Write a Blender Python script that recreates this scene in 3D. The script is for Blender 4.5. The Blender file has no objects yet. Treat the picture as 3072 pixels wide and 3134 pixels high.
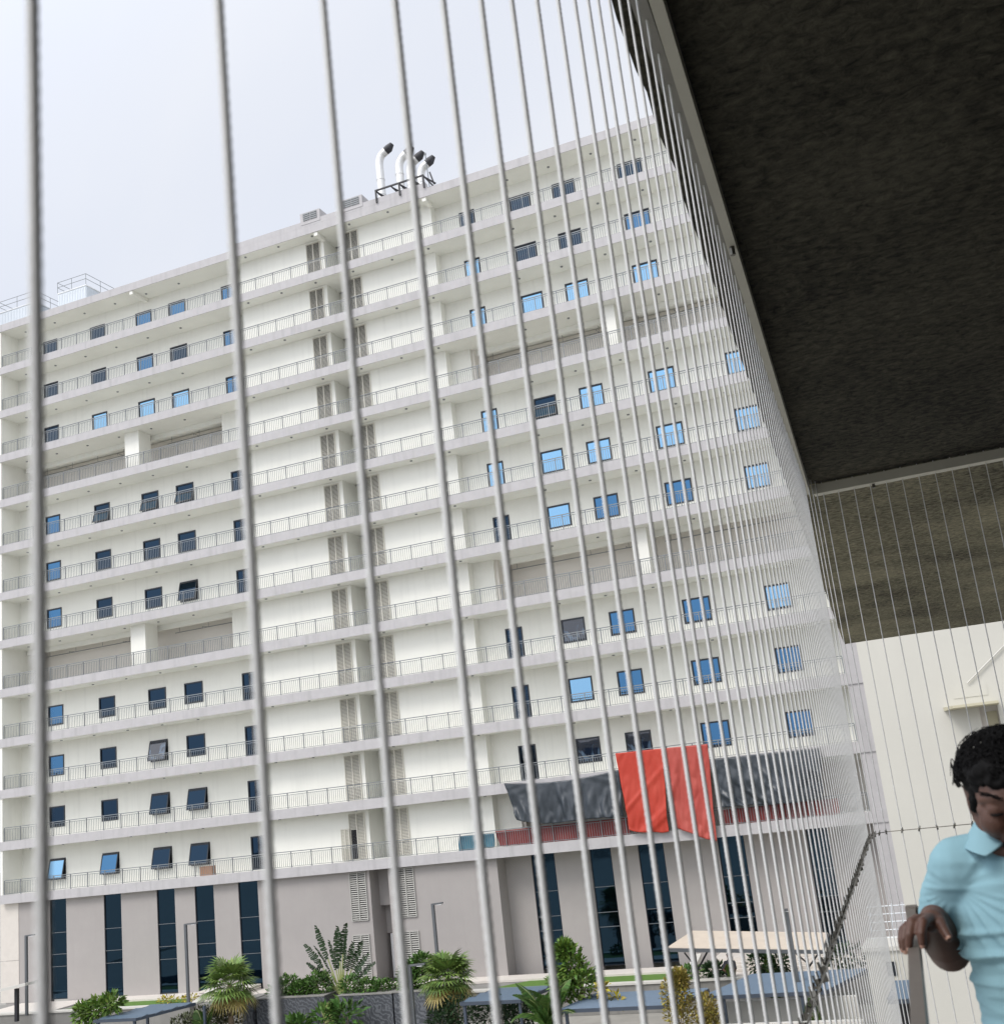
import bpy, math, random
from mathutils import Vector, Matrix, noise
random.seed(7)
sc = bpy.context.scene
col = sc.collection
R = math.radians

# ------------------------------------------------------------------ mesh helper
class MB:
    def __init__(self): self.v = []; self.f = []
    def add(self, vs, fs):
        n = len(self.v); self.v += [tuple(p) for p in vs]; self.f += [tuple(i + n for i in f) for f in fs]; return self
    def box(self, x0, x1, y0, y1, z0, z1):
        return self.add([(x0,y0,z0),(x1,y0,z0),(x1,y1,z0),(x0,y1,z0),(x0,y0,z1),(x1,y0,z1),(x1,y1,z1),(x0,y1,z1)],
                 [(0,3,2,1),(4,5,6,7),(0,1,5,4),(1,2,6,5),(2,3,7,6),(3,0,4,7)])
    def quad(self, a, b, c, d): return self.add([a,b,c,d], [(0,1,2,3)])
    def bar(self, p, q, w, h=None, up=(0,0,1)):
        p = Vector(p); q = Vector(q); h = h or w
        t = (q-p).normalized(); s = t.cross(Vector(up))
        if s.length < 1e-4: s = t.cross(Vector((1,0,0)))
        s.normalize(); u = s.cross(t)
        vs = [b + s*a*w/2 + u*c*h/2 for b in (p,q) for a,c in ((-1,-1),(1,-1),(1,1),(-1,1))]
        return self.add(vs, [(0,1,2,3),(7,6,5,4),(0,4,5,1),(1,5,6,2),(2,6,7,3),(3,7,4,0)])
    def tube(self, pts, r, n=8, cap=True):
        pts = [Vector(p) for p in pts]
        rs = r if isinstance(r, (list, tuple)) else [r]*len(pts)
        vs = []; prev = None
        for i, p in enumerate(pts):
            t = (pts[min(i+1, len(pts)-1)] - pts[max(i-1, 0)]).normalized()
            if prev is None:
                prev = t.cross(Vector((0,0,1)))
                if prev.length < 1e-3: prev = t.cross(Vector((0,1,0)))
            s = prev - t*prev.dot(t)
            if s.length < 1e-6: s = t.orthogonal()
            s.normalize(); prev = s; u = t.cross(s)
            vs += [p + (s*math.cos(2*math.pi*k/n) + u*math.sin(2*math.pi*k/n))*rs[i] for k in range(n)]
        fs = [(i*n+k, i*n+(k+1)%n, (i+1)*n+(k+1)%n, (i+1)*n+k) for i in range(len(pts)-1) for k in range(n)]
        if cap:
            fs.append(tuple(range(n-1,-1,-1))); fs.append(tuple((len(pts)-1)*n + k for k in range(n)))
        return self.add(vs, fs)
    def build(self, name, m, parent=None, loc=None, smooth=False):
        me = bpy.data.meshes.new(name)
        o = Vector((0,0,0))
        if loc is not None: o = Vector(loc)
        elif parent is not None: o = base_of(parent)
        me.from_pydata([tuple(Vector(p)-o) for p in self.v], [], self.f)
        me.validate(); me.update()
        if smooth: me.polygons.foreach_set('use_smooth', [True]*len(me.polygons))
        me.materials.append(m)
        ob = bpy.data.objects.new(name, me); col.objects.link(ob)
        if parent is not None:
            ob.parent = parent
            ob.location = o - base_of(parent)
        else: ob.location = o
        ob['_b'] = 1; BASE[ob.name] = o
        return ob
BASE = {}
def base_of(o): return BASE.get(o.name, Vector((0,0,0)))
def tag(o, label=None, cat=None, group=None, kind=None):
    if label: o['label'] = label
    if cat: o['category'] = cat
    if group: o['group'] = group
    if kind: o['kind'] = kind
    return o
def thing(name, label, cat, loc, group=None):
    o = bpy.data.objects.new(name, None); col.objects.link(o); o.location = loc; o.empty_display_size = .2
    BASE[o.name] = Vector(loc)
    return tag(o, label, cat, group)
def part_copy(o, parent, loc):
    c = o.copy(); col.objects.link(c); c.parent = parent
    BASE[c.name] = Vector(loc); c.location = Vector(loc) - base_of(parent)
    for ch in list(o.children):
        d = ch.copy(); col.objects.link(d); d.parent = c
    return c

# ------------------------------------------------------------------ materials
def mat(name, c, rough=.7, metal=0, bump=0, bscale=20, var=0, vscale=3, spec=.5, streak=0, island=0, detail=6, bdist=.02, stretch=None, c2=None, sss=0):
    m = bpy.data.materials.new(name); m.use_nodes = True
    nt = m.node_tree; b = nt.nodes['Principled BSDF']
    b.inputs['Base Color'].default_value = (*c, 1); b.inputs['Roughness'].default_value = rough
    b.inputs['Metallic'].default_value = metal; b.inputs['Specular IOR Level'].default_value = spec
    L = nt.links
    tc = nt.nodes.new('ShaderNodeTexCoord'); co = tc.outputs['Object']
    if stretch:
        mp = nt.nodes.new('ShaderNodeMapping'); mp.inputs['Scale'].default_value = stretch; L.new(co, mp.inputs['Vector']); co = mp.outputs[0]
    cur = None
    def mixc(fac, a, bb):
        x = nt.nodes.new('ShaderNodeMix'); x.data_type = 'RGBA'
        L.new(fac, x.inputs['Factor'])
        if a is None: x.inputs[6].default_value = (*c, 1)
        else: L.new(a, x.inputs[6])
        x.inputs[7].default_value = (*bb, 1); return x.outputs[2]
    if var:
        n = nt.nodes.new('ShaderNodeTexNoise'); n.inputs['Scale'].default_value = vscale; n.inputs['Detail'].default_value = detail; n.inputs['Roughness'].default_value = .65
        L.new(co, n.inputs['Vector'])
        rp = nt.nodes.new('ShaderNodeMapRange'); rp.inputs[1].default_value = .35; rp.inputs[2].default_value = .7; L.new(n.outputs['Fac'], rp.inputs[0])
        cur = mixc(rp.outputs[0], cur, c2 if c2 else tuple(x*(1-var) for x in c))
    if streak:
        mp = nt.nodes.new('ShaderNodeMapping'); mp.inputs['Scale'].default_value = (1.3, 1.3, .09); L.new(tc.outputs['Object'], mp.inputs['Vector'])
        n = nt.nodes.new('ShaderNodeTexNoise'); n.inputs['Scale'].default_value = 2.2; n.inputs['Detail'].default_value = 8; L.new(mp.outputs[0], n.inputs['Vector'])
        rp = nt.nodes.new('ShaderNodeMapRange'); rp.inputs[1].default_value = .52; rp.inputs[2].default_value = .8; L.new(n.outputs['Fac'], rp.inputs[0]); rp.inputs[4].default_value = 1
        cur = mixc(rp.outputs[0], cur, tuple(x*(1-streak) for x in c))
    if island:
        g = nt.nodes.new('ShaderNodeNewGeometry')
        hs = nt.nodes.new('ShaderNodeHueSaturation')
        r1 = nt.nodes.new('ShaderNodeMapRange'); r1.inputs[3].default_value = 1-island; r1.inputs[4].default_value = 1+island; L.new(g.outputs['Random Per Island'], r1.inputs[0])
        L.new(r1.outputs[0], hs.inputs['Value'])
        r2 = nt.nodes.new('ShaderNodeMapRange'); r2.inputs[3].default_value = .5-island*.05; r2.inputs[4].default_value = .5+island*.04
        w = nt.nodes.new('ShaderNodeMath'); w.operation = 'FRACT'; w2 = nt.nodes.new('ShaderNodeMath'); w2.operation = 'MULTIPLY'; w2.inputs[1].default_value = 7.31
        L.new(g.outputs['Random Per Island'], w2.inputs[0]); L.new(w2.outputs[0], w.inputs[0]); L.new(w.outputs[0], r2.inputs[0]); L.new(r2.outputs[0], hs.inputs['Hue'])
        if cur is None: hs.inputs['Color'].default_value = (*c, 1)
        else: L.new(cur, hs.inputs['Color'])
        cur = hs.outputs[0]
    if cur is not None: L.new(cur, b.inputs['Base Color'])
    if bump:
        n = nt.nodes.new('ShaderNodeTexNoise'); n.inputs['Scale'].default_value = bscale; n.inputs['Detail'].default_value = 5
        L.new(co, n.inputs['Vector'])
        bp = nt.nodes.new('ShaderNodeBump'); bp.inputs['Strength'].default_value = bump; bp.inputs['Distance'].default_value = bdist
        L.new(n.outputs['Fac'], bp.inputs['Height']); L.new(bp.outputs[0], b.inputs['Normal'])
    if sss:
        b.inputs['Subsurface Weight'].default_value = sss; b.inputs['Subsurface Radius'].default_value = (.01,.004,.002)
    return m
M = {}
M['wall'] = mat('white_wall_paint', (.80,.797,.742), .75, bump=.15, bscale=30, var=.06, vscale=.35, streak=.10)
M['soffit'] = mat('white_soffit_paint', (.80,.80,.75), .8, bump=.12, bscale=18, var=.05, vscale=.6)
M['fascia'] = mat('lilac_grey_fascia', (.47,.458,.465), .8, bump=.3, bscale=9, var=.1, vscale=1.6, streak=.22)
M['base'] = mat('mauve_grey_wall', (.36,.338,.326), .8, bump=.2, bscale=8, var=.08, vscale=.5, streak=.07)
M['refuge'] = mat('beige_wall', (.74,.705,.655), .8, var=.08, vscale=.5)
M['rail'] = mat('painted_rail_steel', (.20,.215,.225), .45, metal=.2)
M['frame'] = mat('dark_window_frame', (.012,.016,.024), .35)
def glass(name, tint, refl, rough=.03):
    m = mat(name, tint, rough, metal=0, spec=refl)
    nt = m.node_tree; b = nt.nodes['Principled BSDF']
    b.inputs['Coat Weight'].default_value = 1; b.inputs['Coat Roughness'].default_value = .02
    n = nt.nodes.new('ShaderNodeTexNoise'); n.inputs['Scale'].default_value = 1.1; n.inputs['Detail'].default_value = 2
    g = nt.nodes.new('ShaderNodeTexCoord'); nt.links.new(g.outputs['Object'], n.inputs['Vector'])
    bp = nt.nodes.new('ShaderNodeBump'); bp.inputs['Strength'].default_value = .12; bp.inputs['Distance'].default_value = .03
    nt.links.new(n.outputs['Fac'], bp.inputs['Height']); nt.links.new(bp.outputs[0], b.inputs['Normal']); nt.links.new(bp.outputs[0], b.inputs['Coat Normal'])
    return m
def mirror(name, tint):
    m = glass(name, tint, .5); m.node_tree.nodes['Principled BSDF'].inputs['Metallic'].default_value = .97; m.node_tree.nodes['Principled BSDF'].inputs['Coat Weight'].default_value = .12
    return m
M['glass_sky'] = mirror('bright_sky_reflection_glass', (.19,.36,.52))  # reflected sky put into the pane tints
M['glass_blue'] = mirror('dim_sky_reflection_glass', (.05,.14,.26))
M['glass_dark'] = mirror('navy_glass', (.012,.03,.055))
M['glass_strip'] = mirror('base_glass', (.018,.045,.075))
def film_glass():
    m = glass('glass_with_loose_film', (.02,.03,.05), .5); nt = m.node_tree; b = nt.nodes['Principled BSDF']
    t = nt.nodes.new('ShaderNodeTexCoord'); n = nt.nodes.new('ShaderNodeTexNoise'); n.inputs['Scale'].default_value = .8; n.inputs['Distortion'].default_value = 1.6; n.inputs['Detail'].default_value = 2
    nt.links.new(t.outputs['Object'], n.inputs['Vector'])
    rp = nt.nodes.new('ShaderNodeValToRGB'); e = rp.color_ramp.elements
    e[0].position = .48; e[0].color = (.008,.016,.035,1); e[1].position = .58; e[1].color = (.10,.16,.24,1); x = e.new(.66); x.color = (.01,.02,.045,1)
    nt.links.new(n.outputs['Fac'], rp.inputs['Fac']); nt.links.new(rp.outputs[0], b.inputs['Base Color']); return m
M['glass_film'] = film_glass()
M['louvre'] = mat('cream_louvre', (.60,.58,.51), .65)
M['louvre2'] = mat('dull_grey_louvre', (.40,.395,.37), .65)
M['dark'] = mat('dark_interior', (.012,.012,.014), .9)
M['white_metal'] = mat('white_painted_metal', (.78,.79,.80), .4, metal=0)
M['galv'] = mat('galvanised_duct', (.72,.72,.71), .35, metal=.55, var=.12, vscale=2)
M['black_steel'] = mat('black_steel', (.02,.02,.025), .5)
M['corrug'] = mat('pale_corrugated_sheet', (.62,.66,.70), .45, metal=.2)
M['cable'] = mat('steel_wire_rope', (.72,.73,.725), .5, metal=0, var=.16, vscale=9)
M['clip'] = mat('dark_clip_steel', (.13,.125,.11), .35, metal=.8)
M['channel'] = mat('painted_steel_channel', (.50,.49,.42), .55, var=.1, vscale=3)
M['handrail'] = mat('taupe_handrail', (.235,.205,.18), .42, metal=.5, var=.12, vscale=14)
M['lamp'] = mat('grey_lamp_post', (.13,.14,.15), .45, metal=.4)
M['ledge'] = mat('pale_stone_ledge', (.62,.58,.53), .7, var=.08, vscale=2)
M['conc'] = mat('grey_render', (.24,.235,.22), .85, var=.15, vscale=1, streak=.25)
M['floor'] = mat('worn_dark_floor', (.06,.058,.055), .8, var=.2, vscale=2)
M['cap'] = mat('pale_coping', (.55,.54,.50), .7)
M['slat'] = mat('slate_blue_slats', (.10,.145,.20), .5, var=.1, vscale=3)
M['bluesteel'] = mat('dark_blue_steel', (.045,.06,.085), .5)
M['canopy'] = mat('cream_canopy_sheet', (.60,.53,.44), .6, var=.12, vscale=1.5)
M['lawn'] = mat('lawn', (.10,.20,.03), .9, bump=.5, bscale=60, var=.25, vscale=6)
M['ground'] = mat('garden_ground', (.32,.31,.28), .9, var=.2, vscale=.5)
M['bldg2'] = mat('off_white_wall', (.53,.52,.47), .8, bump=.12, bscale=20, var=.04, vscale=.8, streak=.04)
M['shade'] = mat('cream_sunshade', (.48,.45,.33), .8)
M['trunk'] = mat('palm_trunk', (.20,.15,.10), .9, bump=.6, bscale=40)
M['stem'] = mat('pale_green_stem', (.30,.34,.12), .6)
def marble():
    m = mat('veined_grey_marble', (.10,.11,.125), .3); nt = m.node_tree; b = nt.nodes['Principled BSDF']
    t = nt.nodes.new('ShaderNodeTexCoord'); w = nt.nodes.new('ShaderNodeTexWave'); w.wave_type = 'BANDS'; w.bands_direction = 'DIAGONAL'
    w.inputs['Scale'].default_value = 1.9; w.inputs['Distortion'].default_value = 26; w.inputs['Detail'].default_value = 7; w.inputs['Detail Scale'].default_value = .55; w.inputs['Detail Roughness'].default_value = .6
    nt.links.new(t.outputs['Object'], w.inputs['Vector'])
    rp = nt.nodes.new('ShaderNodeValToRGB'); e = rp.color_ramp.elements; e[0].position = .4; e[0].color = (.055,.06,.07,1); e[1].position = 1; e[1].color = (.13,.14,.155,1)
    nt.links.new(w.outputs['Fac'], rp.inputs['Fac']); nt.links.new(rp.outputs[0], b.inputs['Base Color']); return m
M['marble'] = marble()
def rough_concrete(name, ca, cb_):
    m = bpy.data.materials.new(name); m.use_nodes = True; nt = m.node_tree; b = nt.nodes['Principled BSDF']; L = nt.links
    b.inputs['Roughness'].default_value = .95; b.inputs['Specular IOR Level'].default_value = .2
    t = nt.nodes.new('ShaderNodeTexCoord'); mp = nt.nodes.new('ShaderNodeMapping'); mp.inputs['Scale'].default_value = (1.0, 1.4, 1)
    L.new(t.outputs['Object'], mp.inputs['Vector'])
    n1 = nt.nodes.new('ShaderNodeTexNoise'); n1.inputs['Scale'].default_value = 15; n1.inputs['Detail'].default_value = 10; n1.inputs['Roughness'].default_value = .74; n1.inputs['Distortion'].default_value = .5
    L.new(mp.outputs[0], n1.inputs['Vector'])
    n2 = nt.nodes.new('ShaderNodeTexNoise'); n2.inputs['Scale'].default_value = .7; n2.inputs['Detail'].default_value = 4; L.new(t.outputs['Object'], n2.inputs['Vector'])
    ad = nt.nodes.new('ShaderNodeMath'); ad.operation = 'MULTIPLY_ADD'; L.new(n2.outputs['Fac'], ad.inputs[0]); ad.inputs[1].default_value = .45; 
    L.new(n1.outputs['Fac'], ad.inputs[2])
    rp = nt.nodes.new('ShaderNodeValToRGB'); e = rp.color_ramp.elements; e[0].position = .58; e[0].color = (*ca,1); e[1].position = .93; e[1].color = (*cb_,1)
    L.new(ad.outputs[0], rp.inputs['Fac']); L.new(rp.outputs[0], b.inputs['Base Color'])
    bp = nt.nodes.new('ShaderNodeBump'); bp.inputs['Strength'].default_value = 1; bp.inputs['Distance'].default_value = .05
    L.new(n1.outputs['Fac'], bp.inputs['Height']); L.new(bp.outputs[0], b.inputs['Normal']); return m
M['soffit_conc'] = rough_concrete('shade_toned_concrete', (.006,.006,.005), (.15,.142,.105)); M['soffit_out'] = rough_concrete('olive_rough_concrete', (.028,.026,.018), (.40,.375,.26))  # landing shade put into the near slab's colour; outer slab a lighter copy
def cloth(name, c, c2, rough=.6):
    return mat(name, c, rough, var=.3, vscale=.7, c2=c2, bump=.3, bscale=6)
M['tarp_grey'] = cloth('grey_tarpaulin', (.024,.032,.040), (.045,.055,.068), .36)
M['tarp_red'] = cloth('red_tarpaulin', (.42,.030,.012), (.46,.05,.026))
M['tarp_red2'] = cloth('faded_red_tarpaulin', (.36,.045,.032), (.43,.08,.06))
M['cloth_red'] = cloth('dark_red_cloth', (.17,.016,.015), (.26,.035,.028))
M['cloth_blue'] = cloth('teal_blue_cloth', (.05,.17,.24), (.08,.24,.31))
M['card'] = mat('brown_cardboard', (.38,.22,.14), .9)
def leaf(name, c, isl=.4, rough=.5): 
    m = mat(name, c, rough, island=isl, spec=.35); b = m.node_tree.nodes['Principled BSDF']
    return m
M['leaf'] = leaf('green_leaves', (.06,.13,.025)); M['leaf_light'] = leaf('light_green_leaves', (.10,.18,.03), .5); M['leaf_dark'] = leaf('dark_leaves', (.022,.05,.018))
M['leaf_olive'] = leaf('olive_leaves', (.06,.07,.03)); M['leaf_gold'] = leaf('golden_leaves', (.24,.20,.045), .5); M['leaf_fan'] = leaf('fan_palm_leaves', (.11,.18,.04), .4); M['leaf_dry'] = leaf('dry_palm_leaves', (.30,.25,.08), .3)
M['leaf_trav'] = leaf('broad_palm_leaves', (.018,.042,.014), .35, .35); M['leaf_yellow'] = leaf('yellow_leaves', (.36,.30,.03), .3)

# ------------------------------------------------------------------ camera
def cam_axes(y, p, r):
    fwd = Vector((math.sin(y)*math.cos(p), math.cos(y)*math.cos(p), math.sin(p)))
    rt = Vector((math.cos(y), -math.sin(y), 0)); up = rt.cross(fwd)
    c, s = math.cos(r), math.sin(r)
    return rt*c + up*s, up*c - rt*s, fwd
rt, up, fwd = cam_axes(-0.364735, 0.243846, -0.112727)
cd = bpy.data.cameras.new('camera'); cam = bpy.data.objects.new('camera', cd); col.objects.link(cam)
cam.matrix_world = Matrix(((rt.x, up.x, -fwd.x, 0), (rt.y, up.y, -fwd.y, 0), (rt.z, up.z, -fwd.z, 0), (0,0,0,1)))
cd.sensor_width = 36; cd.sensor_fit = 'HORIZONTAL'; cd.lens = 40.984; cd.clip_start = .05; cd.clip_end = 3000
cd.dof.use_dof = True; cd.dof.focus_distance = 40; cd.dof.aperture_fstop = 9.5
sc.camera = cam

# ------------------------------------------------------------------ world and sun
SUN_EL, SUN_AZ = R(52), R(205)      # azimuth measured from +Y towards +X
w = bpy.data.worlds.new('World'); sc.world = w; w.use_nodes = True
nt = w.node_tree; bg = nt.nodes['Background']; L = nt.links
sky = nt.nodes.new('ShaderNodeTexSky'); sky.sky_type = 'NISHITA'; sky.sun_disc = False; sky.sun_elevation = SUN_EL; sky.sun_rotation = SUN_AZ
sky.air_density = 1.2; sky.dust_density = 6; sky.ozone_density = 1.5
tc = nt.nodes.new('ShaderNodeTexCoord')
cn = nt.nodes.new('ShaderNodeTexNoise'); cn.inputs['Scale'].default_value = 1.6; cn.inputs['Detail'].default_value = 5; cn.inputs['Roughness'].default_value = .5; cn.inputs['Distortion'].default_value = .4
L.new(tc.outputs['Generated'], cn.inputs['Vector'])
cl = nt.nodes.new('ShaderNodeValToRGB'); e = cl.color_ramp.elements
e[0].position = .35; e[0].color = (6.75,7.15,8.1,1); e[1].position = .62; e[1].color = (7.6,7.8,8.3,1)
L.new(cn.outputs['Fac'], cl.inputs['Fac'])
mx = nt.nodes.new('ShaderNodeMix'); mx.data_type = 'RGBA'; mx.inputs['Factor'].default_value = .9
L.new(sky.outputs[0], mx.inputs[6]); L.new(cl.outputs[0], mx.inputs[7])
# brighter veil of cloud around the hidden sun
sd = Vector((math.sin(SUN_AZ)*math.cos(SUN_EL), math.cos(SUN_AZ)*math.cos(SUN_EL), math.sin(SUN_EL)))
dt = nt.nodes.new('ShaderNodeVectorMath'); dt.operation = 'DOT_PRODUCT'; dt.inputs[1].default_value = sd; L.new(tc.outputs['Generated'], dt.inputs[0])
mr = nt.nodes.new('ShaderNodeMapRange'); mr.inputs[1].default_value = .1; mr.inputs[2].default_value = 1; mr.inputs[3].default_value = 1; mr.inputs[4].default_value = 2.0; mr.interpolation_type = 'SMOOTHSTEP'
L.new(dt.outputs['Value'], mr.inputs[0])
ml = nt.nodes.new('ShaderNodeVectorMath'); ml.operation = 'SCALE'; L.new(mx.outputs[2], ml.inputs[0]); L.new(mr.outputs[0], ml.inputs['Scale'])
L.new(ml.outputs[0], bg.inputs['Color']); bg.inputs['Strength'].default_value = .1
sl = bpy.data.lights.new('sun', 'SUN'); sl.energy = 1.5; sl.angle = R(24); sl.color = (1,.95,.88)
so = bpy.data.objects.new('sun', sl); col.objects.link(so); so.rotation_euler = (-sd).to_track_quat('-Z', 'Y').to_euler()
vs = sc.view_settings; vs.view_transform = 'Standard'; vs.look = 'None'; vs.exposure = 0.27; vs.gamma = 1
sc.cycles.max_bounces = 8; sc.cycles.diffuse_bounces = 4

# ------------------------------------------------------------------ ground
g = MB(); g.quad((-600,-300,-11.4),(600,-300,-11.4),(600,900,-11.4),(-600,900,-11.4)); tag(g.build('ground', M['ground']), kind='structure')
t = MB(); t.box(-66.5,-9.5,60.9,64.58,-11.3,-10.02); tag(t.build('terrace', M['conc']), kind='structure')

# ------------------------------------------------------------------ the tower
D = 64.18; Z0 = 39.834; H = 3.6; XL, XR = -65.15, -4.6
WY = 66.05; CY = 65.3
bd = thing('tower_block', 'white multi-storey tower with a railed gallery on every floor and a mauve grey base', 'building', (-35,66,-9.9))
def zb(k): return Z0 - H*k           # underside of slab k
ZR = 40.43
# floor slabs with their lilac fascia
for k in range(13):
    s = MB(); s.box(XL, XR, D+.05, 67.0, zb(k), zb(k)+.58)
    so_ = s.build('floor_slab', M['soffit'], bd)
    f = MB(); f.box(XL-.03, XR+.03, D, D+.05, zb(k)-.004, zb(k)+.60); f.build('fascia', M['fascia'], so_)
pr = MB(); pr.box(-43.1,-27.35, D+.05, D+.35, ZR+.004, 40.86); pr.box(-43.1,-27.35,D-.004,D+.05,ZR+.004,40.86); pr.build('parapet', M['fascia'], bd)
core = MB(); core.box(XL+.05, XR-.05, 72.0, 86, -11.3, ZR-.1); core.build('core_block', M['soffit'], bd)
rf = MB(); rf.box(XL+.05, XR-.05, 67.0, 86.1, ZR-.1, ZR-.05); rf.build('roof', M['conc'], bd)
# windows and openings
LW = [(-62.37,-60.96),(-57.70,-56.25),(-53.32,-51.80),(-50.23,-48.69)]
RW = [(-22.20,-20.69),(-19.12,-17.55),(-14.59,-12.94),(-9.75,-8.30)]
LD = (-45.44,-44.3); RD = (-25.90,-24.77)
WT, WB = -.93, -2.38; DT, DB = -.9, -3.02
def wall_grid(x0, x1, y, k, holes, mb, thick=.18, z0=None, z1=None):
    zt = zb(k) if z1 is None else z1; zl = zb(k)-H+.58 if z0 is None else z0
    xs = sorted({x0, x1, *[h[0] for h in holes], *[h[1] for h in holes]}); 
    for a, b in zip(xs, xs[1:]):
        hs = [h for h in holes if h[0] <= a+1e-6 and h[1] >= b-1e-6]
        if not hs: mb.box(a, b, y, y+thick, zl, zt)
        else:
            h = hs[0]; mb.box(a, b, y, y+thick, h[3], zt)
            if h[2] > zl + .01: mb.box(a, b, y, y+thick, zl, h[2])
lb = MB(); rb = MB(); cb = MB(); REF = []
for k in range(12):
    z = zb(k)
    lh = [(a,b,z+WB,z+WT) for a,b in LW] + [(*LD, z+DB, z+DT)]
    rh = [(*RD, z+DB, z+DT)] + [(a,b,z+WB,z+WT) for a,b in RW]
    if k not in (3,7): wall_grid(XL+.2, -43.2, WY, k, lh, lb)
    if k not in (3,7,11): wall_grid(-27.65, XR, WY, k, rh, rb)
    if k in (3,7): ref = MB(); REF.append(ref); ref.box(XL+.2,-43.2,68.2,68.4,z-H,z); lb.box(-46.0,-43.2,WY,WY+.2,z-H+.58,z)
    if k in (3,7,11): ref = MB(); REF.append(ref); ref.box(-26.2,XR,68.2,68.4,z-H,z); ref.box(-26.2,-26.0,WY+.2,68.2,z-H,z); rb.box(-27.65,-26.2,WY,WY+.2,z-H+.58,z)
lb.build('wall', M['wall'], bd); rb.build('wall', M['wall'], bd); [r_.build('refuge_wall', M['refuge'], bd) for r_ in REF]
fl = MB()
for k in (3,7,11):
    z = zb(k); fl.box(XL+.2,XR,67.01,72,z+.05,z+.5); fl.box(XL+.2,XR,67.01,72,z-H+.05,z-H+.57)
    if k != 11: fl.box(XL+.3,-43.2,66.6,66.9,z-.35,z-.002)
    fl.box(-27.6,XR,66.6,66.9,z-.35,z-.002)
fl.build('refuge_ceiling', M['soffit'], bd)
for k in (3,7):
    z = zb(k)
    for a, b in ((-53.8,-52.53),(-16.8,-15.85)):
        c = MB(); c.box(a, b, 64.95, 66.3, z-H+.57, z-.001); c.build('column', M['wall'], bd)
    for x0, x1 in ((-64,-54.2),(-52,-43.6),(-25.6,-17.2),(-15.4,-6)):
        p = MB(); zz = z-.55
        p.tube([(x0,67.6,zz),(x1,67.6,zz+.03)], .03, 6); 
        n = int((x1-x0)/2.6)
        for i in range(n+1):
            x = x0 + .4 + i*2.5; p.tube([(x,67.6,zz),(x,67.6,z-.02)], .014, 5)
            if i % 2: p.tube([(x,67.6,zz),(x,66.9,zz-.02),(x,66.9,zz-.14)], .018, 5)
        p.build('sprinkler_pipe', M['rail'], bd)
# end walls, central block, service slot
ew = MB(); ew.box(XL, XL+.2, D+.05, 72, -3.1, ZR-.1); ew.build('end_wall', M['wall'], bd)
for k in range(12):
    z = zb(k); zl = z-H+.58
    cb.box(-43.2,-36.12,CY,WY+.3,zl,z-.001); cb.box(-34.56,-27.65,CY,WY+.3,zl,z-.001)
    cb.box(-36.12,-34.56,67.2,67.4,zl,z-.001); cb.box(-36.3,-36.12,WY+.3,67.2,zl,z-.001); cb.box(-34.56,-34.4,WY+.3,67.2,zl,z-.001)
cb.build('central_wall', M['wall'], bd)
ec = MB(); ec.box(-5.95,-4.7,D+.06,64.95,-9.9,ZR-.6); ec.build('end_column', M['fascia'], bd)

# louvres
def louvre_mesh(w, h, slat=.085):
    m = MB(); m.box(0,w,-.03,.05,0,.05); m.box(0,w,-.03,.05,h-.05,h); m.box(0,.05,-.03,.05,.05,h-.05); m.box(w-.05,w,-.03,.05,.05,h-.05); m.box(w/2-.03,w/2+.03,-.04,.05,.05,h-.05)
    n = int((h-.12)/slat)
    for i in range(n):
        z = .06 + (i+.5)*(h-.12)/n
        for a, b in ((.05,w/2-.03),(w/2+.03,w-.05)):
            m.add([(a,-.02,z-.028),(b,-.02,z-.028),(b,.04,z+.03),(a,.04,z+.03),(a,-.02,z-.018),(b,-.02,z-.018),(b,.04,z+.04),(a,.04,z+.04)], [(0,1,2,3),(7,6,5,4),(0,4,5,1),(1,5,6,2),(2,6,7,3),(3,7,4,0)])
    return m
def add_louvre(src, w, h, loc):
    if src is None:
        m = louvre_mesh(w, h); m.v = [tuple(Vector(p)+Vector(loc)) for p in m.v]
        o = m.build('louvre', M['louvre'], bd, loc)
        b = MB(); b.quad((.03,.046,.03),(w-.03,.046,.03),(w-.03,.046,h-.03),(.03,.046,h-.03)); b.v = [tuple(Vector(p)+Vector(loc)) for p in b.v]
        bo = b.build('louvre_backing', M['dark'], o, loc); return o
    return part_copy(src, bd, loc)
lv = None
for k in range(12):
    for x in (-37.55,-34.48):
        o = add_louvre(lv, 1.14, 2.82, (x, CY-.055, zb(k)-2.98)); lv = lv or o
# slot doors and small boxes
sd0 = None
for k in range(12):
    z = zb(k)
    loc = (-35.85, 67.12, z-3.02)
    if sd0 is None:
        d = MB(); d.box(-35.85,-34.75,67.12,67.19,z-3.02,z-.9); sd0 = d.build('service_door', M['white_metal'], bd, loc)
        q = MB(); q.box(-34.95,-34.9,67.07,67.12,z-2.0,z-1.9); q.build('handle', M['rail'], sd0, loc)
        q = MB(); q.box(-35.75,-35.5,67.06,67.12,z-.98,z-.93); q.build('door_closer', M['rail'], sd0, loc)
        v = MB(); v.box(-35.6,-35.25,67.1,67.19,z-.62,z-.38); vg0 = v.build('vent_grille', M['rail'], bd, (-35.6,67.1,z-.62))
    else:
        part_copy(sd0, bd, loc); part_copy(vg0, bd, (-35.6,67.1,z-.62))

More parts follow.
